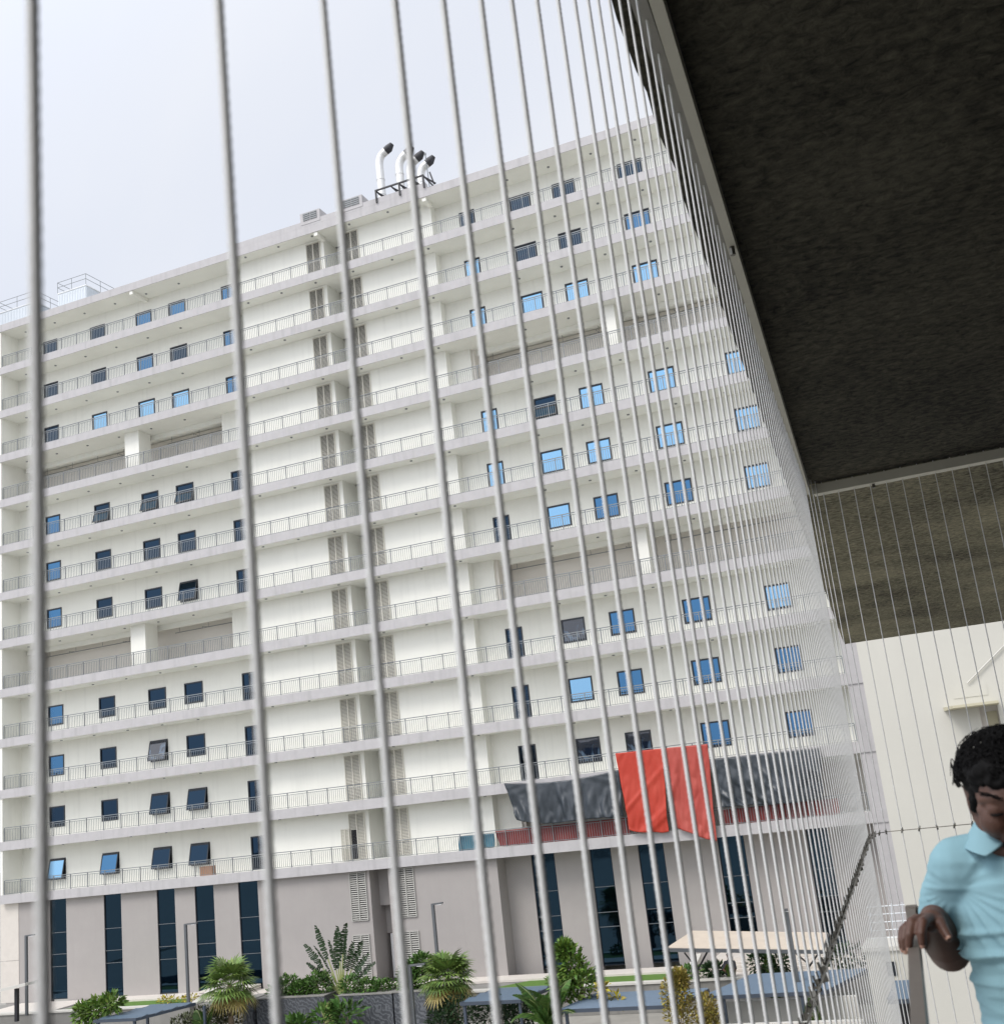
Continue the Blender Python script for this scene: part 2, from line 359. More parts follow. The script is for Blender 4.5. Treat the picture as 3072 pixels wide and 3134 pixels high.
# windows: frame part with its pane as sub-part
WSRC = {}
def add_window(x0, x1, z0, z1, y, style, gl, name='window'):
    w, h = x1-x0, z1-z0; key = (round(w,2), round(h,2), style, gl, name)
    loc = (x0, y, z0)
    if key in WSRC: return part_copy(WSRC[key], bd, loc)
    m = MB(); fw = .09; p = MB()
    def fr(mb, a, b, c, d, y0, y1, t):
        mb.box(a,b,y0,y1,c,c+t); mb.box(a,b,y0,y1,d-t,d); mb.box(a,a+t,y0,y1,c+t,d-t); mb.box(b-t,b,y0,y1,c+t,d-t)
    fr(m, 0, w, 0, h, -.035, .12, fw)
    if style == 'fixed': p.box(fw,w-fw,.03,.05,fw,h-fw)
    elif style == 'door':
        m.box(w/2-.025,w/2+.025,-.02,.06,fw,h-fw); p.box(fw,w-fw,.03,.05,fw,h-fw)
    else:
        p2 = MB(); hz = h-fw if style == 'tilted' else h*.52
        L_ = hz-.02; ang = R(14 if style == 'tilted' else 20)
        def tl(x, t, off): return (x, -.04 - math.sin(ang)*t - math.cos(ang)*off, hz - math.cos(ang)*t + math.sin(ang)*off*0)
        def slab(mb, a, b, t0, t1, o0, o1):
            vs = [tl(a,t1,o0),tl(b,t1,o0),tl(b,t1,o1),tl(a,t1,o1),tl(a,t0,o0),tl(b,t0,o0),tl(b,t0,o1),tl(a,t0,o1)]
            mb.add(vs, [(0,3,2,1),(4,5,6,7),(0,1,5,4),(1,2,6,5),(2,3,7,6),(3,0,4,7)])
        slab(m,.02,w-.02,0,.07,0,.05); slab(m,.02,w-.02,L_-.07,L_,0,.05); slab(m,.02,.09,.07,L_-.07,0,.05); slab(m,w-.09,w-.02,.07,L_-.07,0,.05)
        slab(p,.09,w-.09,.07,L_-.07,.015,.035)
        if style == 'hopper':
            m.box(fw,w-fw,-.02,.1,hz,hz+.06); p2.box(fw,w-fw,.03,.05,hz+.06,h-fw); p2.v = [tuple(Vector(q)+Vector(loc)) for q in p2.v]
    for mb in (m, p): mb.v = [tuple(Vector(q)+Vector(loc)) for q in mb.v]
    o = m.build(name, M['frame'], bd, loc); p.build('pane', M[gl], o, loc)
    if style == 'hopper': p2.build('pane', M[K_], o, loc)
    b = MB(); b.quad((x0+.03,y+.115,z0+.03),(x1-.03,y+.115,z0+.03),(x1-.03,y+.115,z1-.03),(x0+.03,y+.115,z1-.03)); b.build('interior', M['dark'], o, loc)
    WSRC[key] = o; return o
S_, B_, K_, F_ = 'glass_sky', 'glass_blue', 'glass_dark', 'glass_film'
LEFT = {0:[K_,K_,B_,B_], 1:[K_,K_,B_,K_], 2:[K_,S_,S_,S_], 4:[B_,'h'+B_,'h'+B_,'h'+B_], 5:[B_,K_,K_,K_], 6:[B_,K_,K_,'t'+K_], 8:[B_,K_,K_,K_], 9:[B_,K_,'t'+F_,K_], 10:[K_,K_,'t'+K_,'t'+K_], 11:['t'+S_,'t'+B_,'t'+K_,'t'+K_]}
RIGHT = {0:[K_,K_,K_,K_,B_], 1:[S_,K_,K_,B_,B_], 2:[S_,S_,S_,S_,S_], 4:[S_,'h'+B_,S_,S_,S_], 5:[S_,S_,S_,S_,S_], 6:[K_,S_,B_,B_,S_], 8:[K_,F_,B_,B_,S_], 9:[K_,S_,B_,B_,B_], 10:[K_,F_,F_,B_,B_]}
def sty(s):
    return ('hopper', s[1:]) if s[0] == 'h' else ('tilted', s[1:]) if s[0] == 't' else ('fixed', s)
for k, l in LEFT.items():
    z = zb(k)
    for (a,b), s in zip(LW, l):
        st, gl = sty(s); add_window(a, b, z+WB, z+WT, WY, st, gl)
    add_window(*LD, z+DB+.01, z+DT, WY, 'door', K_ if k > 2 else B_, 'glazed_door')
for k, l in RIGHT.items():
    z = zb(k)
    for i, ((a,b), s) in enumerate(zip([RD]+RW, l)):
        st, gl = sty(s)
        if i == 0: add_window(a, b, z+DB+.01, z+DT, WY, 'door', gl, 'glazed_door')
        else: add_window(a, b, z+WB, z+WT, WY, st, gl)
# open louvre door on the lowest gallery
z = zb(11)
q = MB(); q.box(-37.4,-36.95,CY-.075,CY-.065,z-2.9,z-1.15); q.build('open_panel', M['dark'], bd)
lo = louvre_mesh(.62, 1.9); lo.v = [(-38.12+p[0]*1.0, CY-.14+p[1], z-2.95+p[2]) for p in lo.v]; lo.build('louvre_door', M['louvre'], bd)

# railings
def railing_mesh(x0, x1, y, z):
    m = MB(); m.box(x0,x1,y,y+.05,z+.95,z+1.0); m.box(x0,x1,y+.01,y+.04,z+.84,z+.87); m.box(x0,x1,y+.01,y+.04,z+.06,z+.09)
    n = int((x1-x0)/1.45)
    for i in range(n+1):
        x = x0 + (x1-x0)*i/n
        m.box(x-.024,x+.024,y-.006,y+.056,z,z+.949)
        if i < n:
            for j in range(1,10):
                xx = x + (x1-x0)/n*j/10; m.box(xx-.011,xx+.011,y+.014,y+.036,z+.091,z+.839)
    return m
r0 = None
for k in range(1,13):
    z = zb(k)+.58; loc = (XL+.3, D+.1, z)
    if r0 is None: r0 = railing_mesh(XL+.3, -6.0, D+.1, z).build('railing', M['rail'], bd, loc)
    else: part_copy(r0, bd, loc)
# soffit lights (first hundred as parts, the rest one part)
l0 = None; cnt = 0; rest = MB()
spots = []
for k in (12,11,10,9,8,7,6,5,4,3,2,1,0):
    z = zb(k)
    if k == 12: continue
    for x in (-63.4,-60.45,-57.5,-54.55,-51.6,-48.6): spots.append((x, 65.25, z))
    for x in (-42.2,-39.4,-36.6,-33.6,-30.55,-27.8): spots.append((x, 64.6, z))
    for x in (-24.9,-21.9,-18.95,-16.0,-13.0,-10.0,-7.0): spots.append((x, 65.3, z))
def disc(mb, x, y, z, s=1.0):
    mb.tube([(x,y,z-.05*s),(x,y,z)], .085*s, 10)
for i, (x,y,z) in enumerate(spots):
    if i < 100:
        if l0 is None: m = MB(); disc(m,x,y,z); l0 = m.build('soffit_light', M['rail'], bd, (x,y,z))
        else: part_copy(l0, bd, (x,y,z))
    else: disc(rest,x,y,z)
tag(rest.build('soffit_lights', M['rail'], bd), kind='stuff')
# diagonal beams under the roof
for x in (-52.2,-36.1,-27.6):
    b = MB(); b.box(x-.14,x+.14,D+.06,CY if x > -45 else WY,Z0-.28,Z0-.002); b.build('roof_bracket', M['wall'], bd)

# base storeys
BY = 64.58; RY = 65.85; ZB = -9.9; ZT = zb(12)
LG = [(-61.08,-59.65),(-56.42,-54.97),(-52.03,-50.58),(-48.99,-47.5),(-45.6,-44.12)]
RG = [(-25.79,-24.31),(-22.13,-20.82),(-19.2,-17.68),(-14.57,-13.08),(-9.67,-8.51)]
bw = MB()
def base_run(x0, x1, y, gaps):
    xs = [x0] + [v for g_ in gaps for v in g_] + [x1]
    for i in range(0, len(xs), 2): bw.box(xs[i], xs[i+1], y, y+.3, ZB-1.4, ZT)
base_run(XL+.1,-36.0,BY,LG); base_run(-34.72,-27.47,BY,[]); base_run(-27.47,XR,RY,RG)
bw.box(-27.77,-27.471,BY+.3,RY,ZB-1.4,ZT); bw.box(-36.3,-36.0,BY+.3,67,ZB-1.4,ZT); bw.box(-34.72,-34.4,BY+.3,67,ZB-1.4,ZT); bw.box(-36.3,-34.4,66.9,67.1,ZB-1.4,ZT)
bw.box(-36.0,-34.72,66.3,66.89,-7.3,-5.0); bw.box(-36.0,-34.72,65.7,66.29,-5.6,ZT-.02)
bw.build('base_wall', M['base'], bd)
pnl = MB(); pnl.box(-65.5,-63.85,BY-.03,BY-.004,ZB,-7.2); pnl.box(-65.5,-63.85,BY-.03,BY-.004,-7.17,ZT-.03); pnl.build('cladding_panel', M['ledge'], bd)
for (a,b), y in [(g_,BY) for g_ in LG]+[(g_,RY) for g_ in RG]:
    m = MB(); y0 = y+.05
    m.box(a,a+.05,y0,y0+.1,ZB+.05,ZT-.01); m.box(b-.05,b,y0,y0+.1,ZB+.05,ZT-.01)
    for zz in (ZB+.05,-7.79,-7.0,-5.6,ZT-.06): m.box(a+.05,b-.05,y0,y0+.1,zz,zz+.045)
    fr = m.build('glass_strip', mat_strip if False else M['frame'], bd)
    p = MB(); zs = [ZB+.095,-7.79,-7.0,-5.6,ZT-.06]
    for za, zc in zip(zs, zs[1:]): p.box(a+.05,b-.05,y0+.05,y0+.07,za+(.045 if za != zs[0] else 0),zc)
    p.build('pane', M['glass_strip'], fr)
    mm = MB()
    for zz in (-7.79,-7.0,-5.6): mm.box(a+.05,b-.05,y0-.012,y0-.002,zz+.012,zz+.034)
    mm.build('transom', M['rail'], fr)
for x, z0, z1 in ((-37.4,-6.3,ZT-.08),(-37.45,-9.8,-7.1),(-34.1,-6.3,ZT-.08),(-34.1,-9.6,-7.1)):
    w_ = 1.16; h_ = z1-z0; m = louvre_mesh(w_, h_, .12); m.v = [(x+p[0], BY-.055+p[1], z0+p[2]) for p in m.v]
    o = m.build('louvre', M['louvre2'], bd); b = MB(); b.quad((x+.03,BY-.006,z0+.03),(x+w_-.03,BY-.006,z0+.03),(x+w_-.03,BY-.006,z1-.03),(x+.03,BY-.006,z1-.03)); b.build('louvre_backing', M['dark'], o)
d = MB(); d.box(-35.75,-34.85,66.2,66.28,ZB,-7.32); d.build('service_door', M['white_metal'], bd)

# ------------------------------------------------------------------ cloths hung on the galleries
def drape(name, label, TL, TR, BR, BL, m, y, nx=46, nz=34, amp=.10, seed=0, group=None, sag=.15, cat='tarpaulin', topsag=.0):
    mb = MB(); vs = []
    for j in range(nz+1):
        t_ = j/nz
        for i in range(nx+1):
            s_ = i/nx
            top = Vector(TL).lerp(Vector(TR), s_); bot = Vector(BL).lerp(Vector(BR), s_)
            p = top.lerp(bot, t_)
            x, z = p.x, p.y
            z -= sag*math.sin(math.pi*s_)*t_*(.6+.4*math.sin(5*s_+seed)); z -= topsag*math.sin(math.pi*s_)*(1-t_)
            fold = noise.noise(Vector((x*1.6+z*.5+seed*9, z*.35, seed))) + .5*noise.noise(Vector((x*3.7-z*1.1, z*.8+seed, 3)))
            fan = math.sin((s_-.5)*14/(0.25+t_) + seed)*.25
            f3 = 1-abs(noise.noise(Vector((x*.75+z*.9*math.sin(seed+x*.2), z*.28-x*.12, seed*3))))*3.2
            yy = y - amp*(abs(fold)*1.5 + fan*.5 + max(0,f3)*(.75 if cat == 'tarpaulin' and 'red_' in name else 1.3))*(.3+.9*t_)
            x += .05*noise.noise(Vector((z*1.3, seed, x*.4)))
            if j == nz: z += .05*noise.noise(Vector((x*1.7, seed*2, 1)))
            vs.append((x, yy, z))
    n = nx+1
    mb.add(vs, [(j*n+i, j*n+i+1, (j+1)*n+i+1, (j+1)*n+i) for j in range(nz) for i in range(nx)])
    o = mb.build(name, m, smooth=True)
    sm = o.modifiers.new('thickness', 'SOLIDIFY'); sm.thickness = .012
    return tag(o, label, cat, group)
drape('grey_tarpaulin', 'dark grey crumpled tarpaulin slung below a gallery, left of the red sheets', (-26.2,.82),(-19.15,.82),(-19.2,-1.75),(-25.6,-1.35), M['tarp_grey'], 64.0, 80, 30, .16, 1, 'tarpaulins on the gallery', .38, topsag=.25)
drape('grey_tarpaulin', 'dark grey tarpaulin stretched right of the red sheets above a red cloth', (-13.7,.8),(-7.9,.72),(-8.2,-1.9),(-13.75,-1.8), M['tarp_grey'], 64.05, 70, 30, .16, 4, 'tarpaulins on the gallery', .1)
drape('red_tarpaulin', 'bright orange red sheet hanging over the gallery, left one of the pair', (-19.2,1.74),(-16.42,1.7),(-16.75,-2.8),(-18.95,-2.5), M['tarp_red'], 63.9, 40, 60, .10, 2, 'tarpaulins on the gallery', .28)
drape('red_tarpaulin', 'faded red sheet with loose right corner hanging lowest, right one of the pair', (-16.36,1.7),(-13.86,1.63),(-14.15,-3.55),(-16.3,-2.62), M['tarp_red2'], 63.93, 40, 60, .14, 3, 'tarpaulins on the gallery', .12)
drape('red_cloth', 'dark red cloth behind the railing under the left grey tarpaulin', (-27.3,-1.86),(-19.1,-1.84),(-19.1,-2.78),(-27.1,-2.74), M['cloth_red'], 64.5, 90, 12, .08, 5, 'cloths tied behind the lowest railing', .03, 'cloth')
drape('red_cloth', 'dark red cloth behind the railing under the right grey tarpaulin', (-13.8,-1.95),(-7.4,-1.95),(-7.4,-2.76),(-13.8,-2.76), M['cloth_red'], 64.5, 70, 12, .08, 6, 'cloths tied behind the lowest railing', .03, 'cloth')
drape('blue_cloth', 'teal blue cloth behind the lowest railing left of the red cloth', (-29.7,-1.95),(-27.4,-1.97),(-27.45,-2.76),(-29.75,-2.76), M['cloth_blue'], 64.5, 26, 12, .05, 7, 'cloths tied behind the lowest railing', .02, 'cloth')
c = MB(); c.box(-48.45,-47.5,64.5,64.95,-2.785,-2.2); tag(c.build('cardboard_box', M['card']), 'brown cardboard box behind the lowest gallery railing', 'box')

# ------------------------------------------------------------------ rooftop
def guard(parent, x0, x1, y0, y1, z, h=.95):
    m = MB()
    for (a,b,c_,d_) in ((x0,y0,x1,y0),(x1,y0,x1,y1),(x1,y1,x0,y1),(x0,y1,x0,y0)):
        for zz in (z+h*.55, z+h): m.tube([(a,b,zz),(c_,d_,zz)], .022, 5)
        for t_ in (0,.5): m.tube([(a+(c_-a)*t_, b+(d_-b)*t_, z),(a+(c_-a)*t_, b+(d_-b)*t_, z+h)], .022, 5)
    return m.build('guard_rail', M['rail'], parent)
def cabin(x0, x1, y0, y1, ztop, label):
    o = thing('rooftop_cabin', label, 'rooftop cabin', ((x0+x1)/2, y0, ZR), 'corrugated cabins on the roof')
    m = MB(); m.box(x0+.04,x1-.04,y0+.04,y1-.04,ZR-.05,ztop)
    n = int((x1-x0)/.16)
    for i in range(n): x = x0+.04+(x1-x0-.08)*(i+.5)/n; m.box(x-.035,x+.035,y0,y0+.041,ZR-.05,ztop-.12)
    n = int((y1-y0)/.16)
    for i in range(n): y = y0+.04+(y1-y0-.08)*(i+.5)/n; m.box(x1-.041,x1,y-.035,y+.035,ZR-.05,ztop-.12)
    m.build('wall', M['corrug'], o)
    r_ = MB(); r_.box(x0-.03,x1+.03,y0-.03,y1+.03,ztop,ztop+.05); r_.build('roof', M['white_metal'], o)
    guard(o, x0, x1, y0, y1, ztop+.05)
    return o
cabin(-60.9,-58.05,66.1,69.4,42.7,'pale corrugated cabin with guard rail on the left part of the roof')
cabin(-67.0,-63.2,66.1,69.4,42.68,'pale corrugated cabin with guard rail cut by the left edge of the photo')
def vent(x0, x1, label):
    o = thing('roof_vent', label, 'roof vent', ((x0+x1)/2, D+.5, 40.86), 'louvred vents on the parapet')
    m = MB(); y0, y1 = D-.03, D+2.0; z0, z1 = 40.6, 41.5
    m.add([(x0,y0,z0),(x1,y0,z0),(x1+.3,y1,z0),(x0,y1,z0),(x0,y0,z1),(x1,y0,z1),(x1,y1,z1),(x0,y1,z1)], [(0,3,2,1),(4,5,6,7),(0,1,5,4),(1,2,6,5),(2,3,7,6),(3,0,4,7)])
    m.build('casing', M['fascia'], o)
    s = MB()
    for i in range(4):
        z = z0+.28+i*.15; xm = (x0+x1)/2
        for a, b in ((x0+.25,xm-.03),(xm+.03,x1-.25)): s.box(a,b,y0-.05,y0-.002,z,z+.09)
    s.build('louvre', M['rail'], o)
    return o
vent(-37.2,-35.6,'grey louvred roof vent box on the parapet, left one'); vent(-33.95,-32.2,'grey louvred roof vent box on the parapet nearest the flues')
fr = MB(); y0, y1 = D-.14, D-.04
for x in (-31.07,-29.27,-27.43): fr.box(x-.05,x+.05,y0,y1,40.45,41.4)
fr.bar((-31.12,D-.09,41.38),(-27.38,D-.09,41.38),.1)
fr.bar((-31.07,D+1.6,41.38),(-27.43,D+1.6,41.38),.1)
for x in (-31.07,-29.9,-29.27,-28.3,-27.43):
    fr.bar((x,D-.09,41.38),(x,D+1.6,41.38),.08); fr.bar((x+.05,D+.1,41.3),(x+.6,D+.6,40.9),.09); fr.bar((x,D+1.6,41.33),(x,D+1.6,40.4),.1)
fr.bar((-27.2,D+.6,41.9),(-26.95,D+.6,40.9),.09)
tag(fr.build('steel_frame', M['black_steel']), 'black steel frame on the roof edge around the flue pipes', 'steel frame')
def flue(x, y, ztop, reach, label, r_=.29):
    o = thing('flue_pipe', label, 'flue pipe', (x,y,ZR), 'bent metal flues on the roof')
    pts = [(x,y,ZR-.02),(x,y,ztop-1.2)]
    for i in range(1,7):
        a = i/6*R(62); pts.append((x+reach*.42*(1-math.cos(a))*1.7, y, ztop-1.2+math.sin(a)*.95))
    e = Vector(pts[-1]); dr = Vector((math.sin(R(62)),0,math.cos(R(62))))
    pts += [tuple(e+dr*.35)]
    m = MB(); m.tube(pts, r_, 14)
    for zz in (42.2,43.4): 
        if zz < ztop-1.2: m.tube([(x,y,zz),(x,y,zz+.06)], r_+.025, 14)
    m.build('pipe', M['galv'], o, smooth=False)
    c_ = MB(); e2 = e+dr*.351
    c_.tube([e2, e2+dr*.3, e2+dr*.62+Vector((0,0,.12))], [r_*1.0, r_*1.04, r_*.55], 14); c_.build('cowl', M['black_steel'], o)
    return o
flue(-31.62,66.2,45.75,.8,'tallest bent silver flue with black cowl, leftmost on the roof frame')
flue(-30.15,66.3,45.05,.9,'second bent silver flue, half behind a cable', .30)
flue(-29.30,66.2,44.35,.8,'third bent silver flue with black cowl on the roof frame')
flue(-28.55,66.25,43.75,.8,'shortest bent silver flue with black cowl, rightmost beside the thin mast')
ms = MB(); ms.tube([(-27.8,66,ZR),(-27.9,66,44.1)], .035, 6); ms.tube([(-27.9,66,44.1),(-27.9,66,44.25)], .07, 6); tag(ms.build('mast', M['rail']), 'thin mast with a knob on top beside the flues', 'mast')
ds = MB()
for j in range(5):
    for i in range(16):
        pass
n = 14; vs_ = [(-26.0,66.5,40.75)]; fs_ = []
for j in range(1,4):
    for i in range(n):
        a = 2*math.pi*i/n; rr = .62*j/3; vs_.append((-26.0+rr*math.cos(a), 66.5+rr*math.sin(a)*.5-.05*j, 40.75+rr*math.sin(a)*.7+.03*j*j))
fs_ = [(0,1+i,1+(i+1)%n) for i in range(n)] + [(1+(j-1)*n+i, 1+j*n+i, 1+j*n+(i+1)%n, 1+(j-1)*n+(i+1)%n) for j in range(1,3) for i in range(n)]
ds.add(vs_, fs_); ds.tube([(-26,66.5,40.75),(-26,66.6,40.3)], .04, 6); ds.tube([(-25.9,66.2,40.9),(-26.2,66.0,41.2)], .02, 5)
tag(ds.build('satellite_dish', M['white_metal']), 'small white satellite dish on the roof right of the flues', 'satellite dish')

# ------------------------------------------------------------------ garden in front of the base
lg = MB(); lg.box(-57.6,-16.0,63.0,64.575,-10.0,-9.88); tag(lg.build('paved_ledge', M['ledge']), kind='structure')
la = MB(); la.quad((-57.3,60.95,-9.98),(-46.9,60.95,-9.98),(-46.9,63.0,-9.98),(-56.0,63.0,-9.98)); la.quad((-27.5,60.7,-9.98),(-16.4,60.7,-9.98),(-16.4,63.0,-9.98),(-25.6,63.0,-9.98)); tag(la.build('lawn', M['lawn']), kind='structure')
pv = MB(); pv.box(-63.5,-57.62,60.95,64.5,-10.0,-9.95); pv.box(-15.9,-4,60.95,65.8,-10.0,-9.96); tag(pv.build('paving', M['ledge']), kind='structure')
rw = thing('retaining_wall', 'long low grey rendered retaining wall with pale coping before the lawn', 'wall', (-35,60.7,-11.4))
m = MB(); m.box(-66,-46.6,60.5,60.88,-11.39,-10.0); m.box(-28.6,-6.5,60.3,60.68,-11.39,-10.0); m.build('wall', M['conc'], rw)
m = MB(); m.box(-66,-46.6,60.42,60.93,-9.999,-9.90); m.box(-28.6,-6.5,60.22,60.73,-9.999,-9.90); m.build('coping', M['cap'], rw)
st = MB(); 
for i in range(4): st.box(-47.6,-44.2,61.6+i*.35,64.5,-10.0+i*.12,-9.9+i*.12-.02)
for i in range(4): st.box(-15.2,-9.3,62.2+i*.4,65.8,-9.95+i*.13,-9.83+i*.13)
tag(st.build('steps', M['ledge']), kind='structure')
rp = MB(); rp.add([(-46.8,60.9,-10),(-46.4,60.9,-10),(-46.4,63.9,-10),(-46.8,63.9,-10),(-46.8,60.9,-9.9),(-46.4,60.9,-9.9),(-46.4,63.9,-9.2),(-46.8,63.9,-9.2)],[(0,3,2,1),(4,5,6,7),(0,1,5,4),(1,2,6,5),(2,3,7,6),(3,0,4,7)])
tag(rp.build('low_wall', M['cap']), 'pale sloping cheek wall beside the steps, left of the fan palm', 'wall')
rp = MB(); rp.add([(-16.3,60.9,-10),(-15.9,60.9,-10),(-15.9,63.9,-10),(-16.3,63.9,-10),(-16.3,60.9,-9.9),(-15.9,60.9,-9.9),(-15.9,63.9,-9.2),(-16.3,63.9,-9.2)],[(0,3,2,1),(4,5,6,7),(0,1,5,4),(1,2,6,5),(2,3,7,6),(3,0,4,7)])
tag(rp.build('low_wall', M['cap']), 'pale sloping cheek wall under the cream canopy', 'wall')
# marble planters
def planter(x0, x1, y, ztop, label):
    o = thing('marble_planter', label, 'planter', ((x0+x1)/2, y, -11.4), 'veined marble planters')
    m = MB(); m.box(x0,x1,y,y+1.6,-11.39,ztop-.05); m.build('body', M['marble'], o)
    m = MB(); m.box(x0-.03,x1+.03,y-.03,y+1.63,ztop-.049,ztop); m.build('rim', M['conc'], o)
planter(-40.4,-39.68,57,-9.22,'narrow grey veined marble planter at the left end of the row')
planter(-39.45,-35.1,57,-9.22,'wide grey veined marble planter left of the broad-leaved palm')
planter(-34.25,-31.0,57,-9.26,'grey veined marble planter right of the broad-leaved palm')
planter(-30.9,-29.05,57,-9.24,'grey veined marble planter with a shrub beside the near lamp post')

def leaves_mesh(mb, centres, size, n, rng, flat=.35, aspect=.45):
    for _ in range(n):
        c_, rad = rng.choice(centres)
        while True:
            q = Vector((rng.uniform(-1,1), rng.uniform(-1,1), rng.uniform(-1,1)))
            if .25 < q.length < 1: break
        p = Vector(c_) + Vector((q.x*rad[0], q.y*rad[1], q.z*rad[2]))
        dr = (q + Vector((rng.uniform(-.6,.6), rng.uniform(-.6,.6), rng.uniform(-.2,.7)))).normalized()
        sd_ = dr.cross(Vector((rng.uniform(-1,1), rng.uniform(-1,1), 1.2))); sd_.normalize()
        nn = sd_.cross(dr); l = size*rng.uniform(.6,1.3); ww = l*aspect
        a = p; b = p+dr*l*.5+sd_*ww*.5+nn*l*.06; d_ = p+dr*l*.5-sd_*ww*.5+nn*l*.06; e_ = p+dr*l-nn*l*.12
        mb.add([a,b,e_,d_,p+dr*l*.5], [(0,1,4),(1,2,4),(2,3,4),(3,0,4)])
def bush(name, label, centres, size, n, m, cat='shrub', group=None, seed=1):
    rng = random.Random(seed); mb = MB(); leaves_mesh(mb, centres, size, n, rng)
    c0 = centres[0][0]; zmin = min(c_[2]-r_[2] for c_, r_ in centres)
    o = thing(name, label, cat, (c0[0], c0[1], zmin), group)
    mb.build('foliage', m, o)
    s = MB()
    for c_, r_ in centres: 
        for i in range(3): s.tube([(c_[0]+rng.uniform(-.1,.1),c_[1]+rng.uniform(-.1,.1),c_[2]-r_[2]*1.1),(c_[0]+rng.uniform(-.5,.5)*r_[0],c_[1],c_[2]+r_[2]*.3)], [.03,.012], 5)
    s.build('stem', M['trunk'], o)
    return o
G1 = 'shrubs in the garden'
bush('shrub', 'rounded green shrub in the planter right behind the left fan palm', [((-37.9,57.9,-8.8),(.75,.6,.55)),((-38.5,57.9,-9.0),(.7,.6,.5)),((-37.2,57.9,-9.0),(.5,.5,.4))], .22, 1500, M['leaf'], group=G1, seed=2)
bush('shrub', 'dense green shrub in the planter left of the broad-leaved palm', [((-35.9,57.9,-8.75),(.8,.6,.6)),((-36.7,57.9,-8.95),(.6,.6,.45))], .2, 1500, M['leaf'], group=G1, seed=3)
bush('shrub', 'green shrub in the planter right of the broad-leaved palm', [((-33.9,57.9,-8.9),(.7,.6,.5)),((-32.9,57.9,-9.05),(.8,.6,.4)),((-32.0,57.9,-9.1),(.7,.6,.35))], .2, 1700, M['leaf'], group=G1, seed=4)
bush('shrub', 'tall dark green shrub behind the near lamp post', [((-30.0,57.8,-8.5),(.85,.6,.8)),((-29.5,57.8,-8.1),(.6,.5,.6)),((-30.4,57.8,-8.9),(.6,.5,.6))], .24, 1900, M['leaf'], group=G1, seed=5)
bush('shrub', 'dark olive hedge shrub before the steps, under the left fan palm', [((-41.5,55.5,-9.9),(1.3,.8,.75)),((-43.0,55.5,-10.3),(1.2,.8,.7)),((-40.2,55.2,-10.1),(.9,.7,.8))], .2, 2600, M['leaf_olive'], group=G1, seed=6)
bush('shrub', 'dark leafy shrub under the near pergola and right fan palm', [((-24.4,51.2,-9.4),(1.1,.6,.8)),((-22.6,51.4,-9.5),(1.2,.6,.7)),((-25.2,51.0,-9.8),(.8,.6,.9)),((-21.4,51.2,-9.6),(.8,.6,.7))], .22, 3000, M['leaf_dark'], group=G1, seed=7)
bush('shrub', 'light green long-leaved bush in front of the retaining wall on the left', [((-46.0,51.0,-8.6),(.5,.5,.6)),((-45.2,51.0,-8.35),(.8,.6,.5)),((-44.3,51.0,-8.1),(.7,.6,.4))], .34, 900, M['leaf_light'], group=G1, seed=8)
bush('shrub', 'light green tall bush growing beside the near pergola', [((-18.7,51.0,-7.5),(.7,.6,.8)),((-18.3,51.0,-8.2),(.8,.6,.7)),((-19.1,51.0,-8.4),(.7,.6,.6)),((-18.9,51,-6.9),(.35,.35,.4))], .30, 1500, M['leaf_light'], group=G1, seed=9)
bush('shrub', 'broad dark leafy plant at the foot of the marble planters', [((-34.2,55.6,-10.2),(.9,.6,.6)),((-33.0,55.6,-10.0),(.9,.6,.7)),((-36.0,55.6,-10.5),(.6,.5,.4))], .5, 420, M['leaf'], group=G1, seed=10)
bush('golden_shrub', 'tall golden yellow shrub before the blue slatted roofs', [((-13.2,48,-8.4),(.62,.5,.8)),((-13.1,48,-9.3),(.75,.6,.9)),((-13.0,48,-7.85),(.35,.3,.4))], .17, 2600, M['leaf_gold'], group='golden shrubs', seed=11)
bush('golden_shrub', 'shorter green and gold shrub right of the tall golden one', [((-12.05,48,-9.05),(.42,.4,.6)),((-12.0,48,-9.6),(.5,.4,.6))], .17, 1300, M['leaf_gold'], group='golden shrubs', seed=12)
bush('flower_bed', 'yellow flowering bed behind the left pergola roof', [((-49.0,61.6,-9.8),(.7,.4,.25)),((-47.4,61.6,-9.8),(.5,.4,.25)),((-42.2,60.5,-9.9),(1.3,.5,.2))], .2, 420, M['leaf_yellow'], cat='flower bed', seed=13)
bush('shrub', 'small dark spiky plants on the wall beside the seated person', [((-12.3,60.9,-9.35),(.55,.4,.5)),((-11.3,60.9,-9.3),(.6,.4,.55)),((-14.6,60.9,-9.6),(.5,.4,.3)),((-8.0,60.9,-9.3),(1.0,.4,.5))], .3, 1200, M['leaf_dark'], group=G1, seed=14)
bush('shrub', 'low green plants at the right end of the lawn', [((-16.2,60.9,-9.7),(.7,.4,.3)),((-15.6,60.6,-9.6),(.5,.3,.3)),((-22.8,60.9,-9.75),(.4,.3,.25)),((-21.6,60.9,-9.75),(.4,.3,.25))], .22, 800, M['leaf'], group=G1, seed=15)
bush('yellow_plant', 'bright yellow leafed plant beside the near pergola', [((-17.1,50.4,-8.45),(.32,.3,.28)),((-16.6,50.6,-9.0),(.3,.3,.3))], .26, 150, M['leaf_yellow'], seed=16)
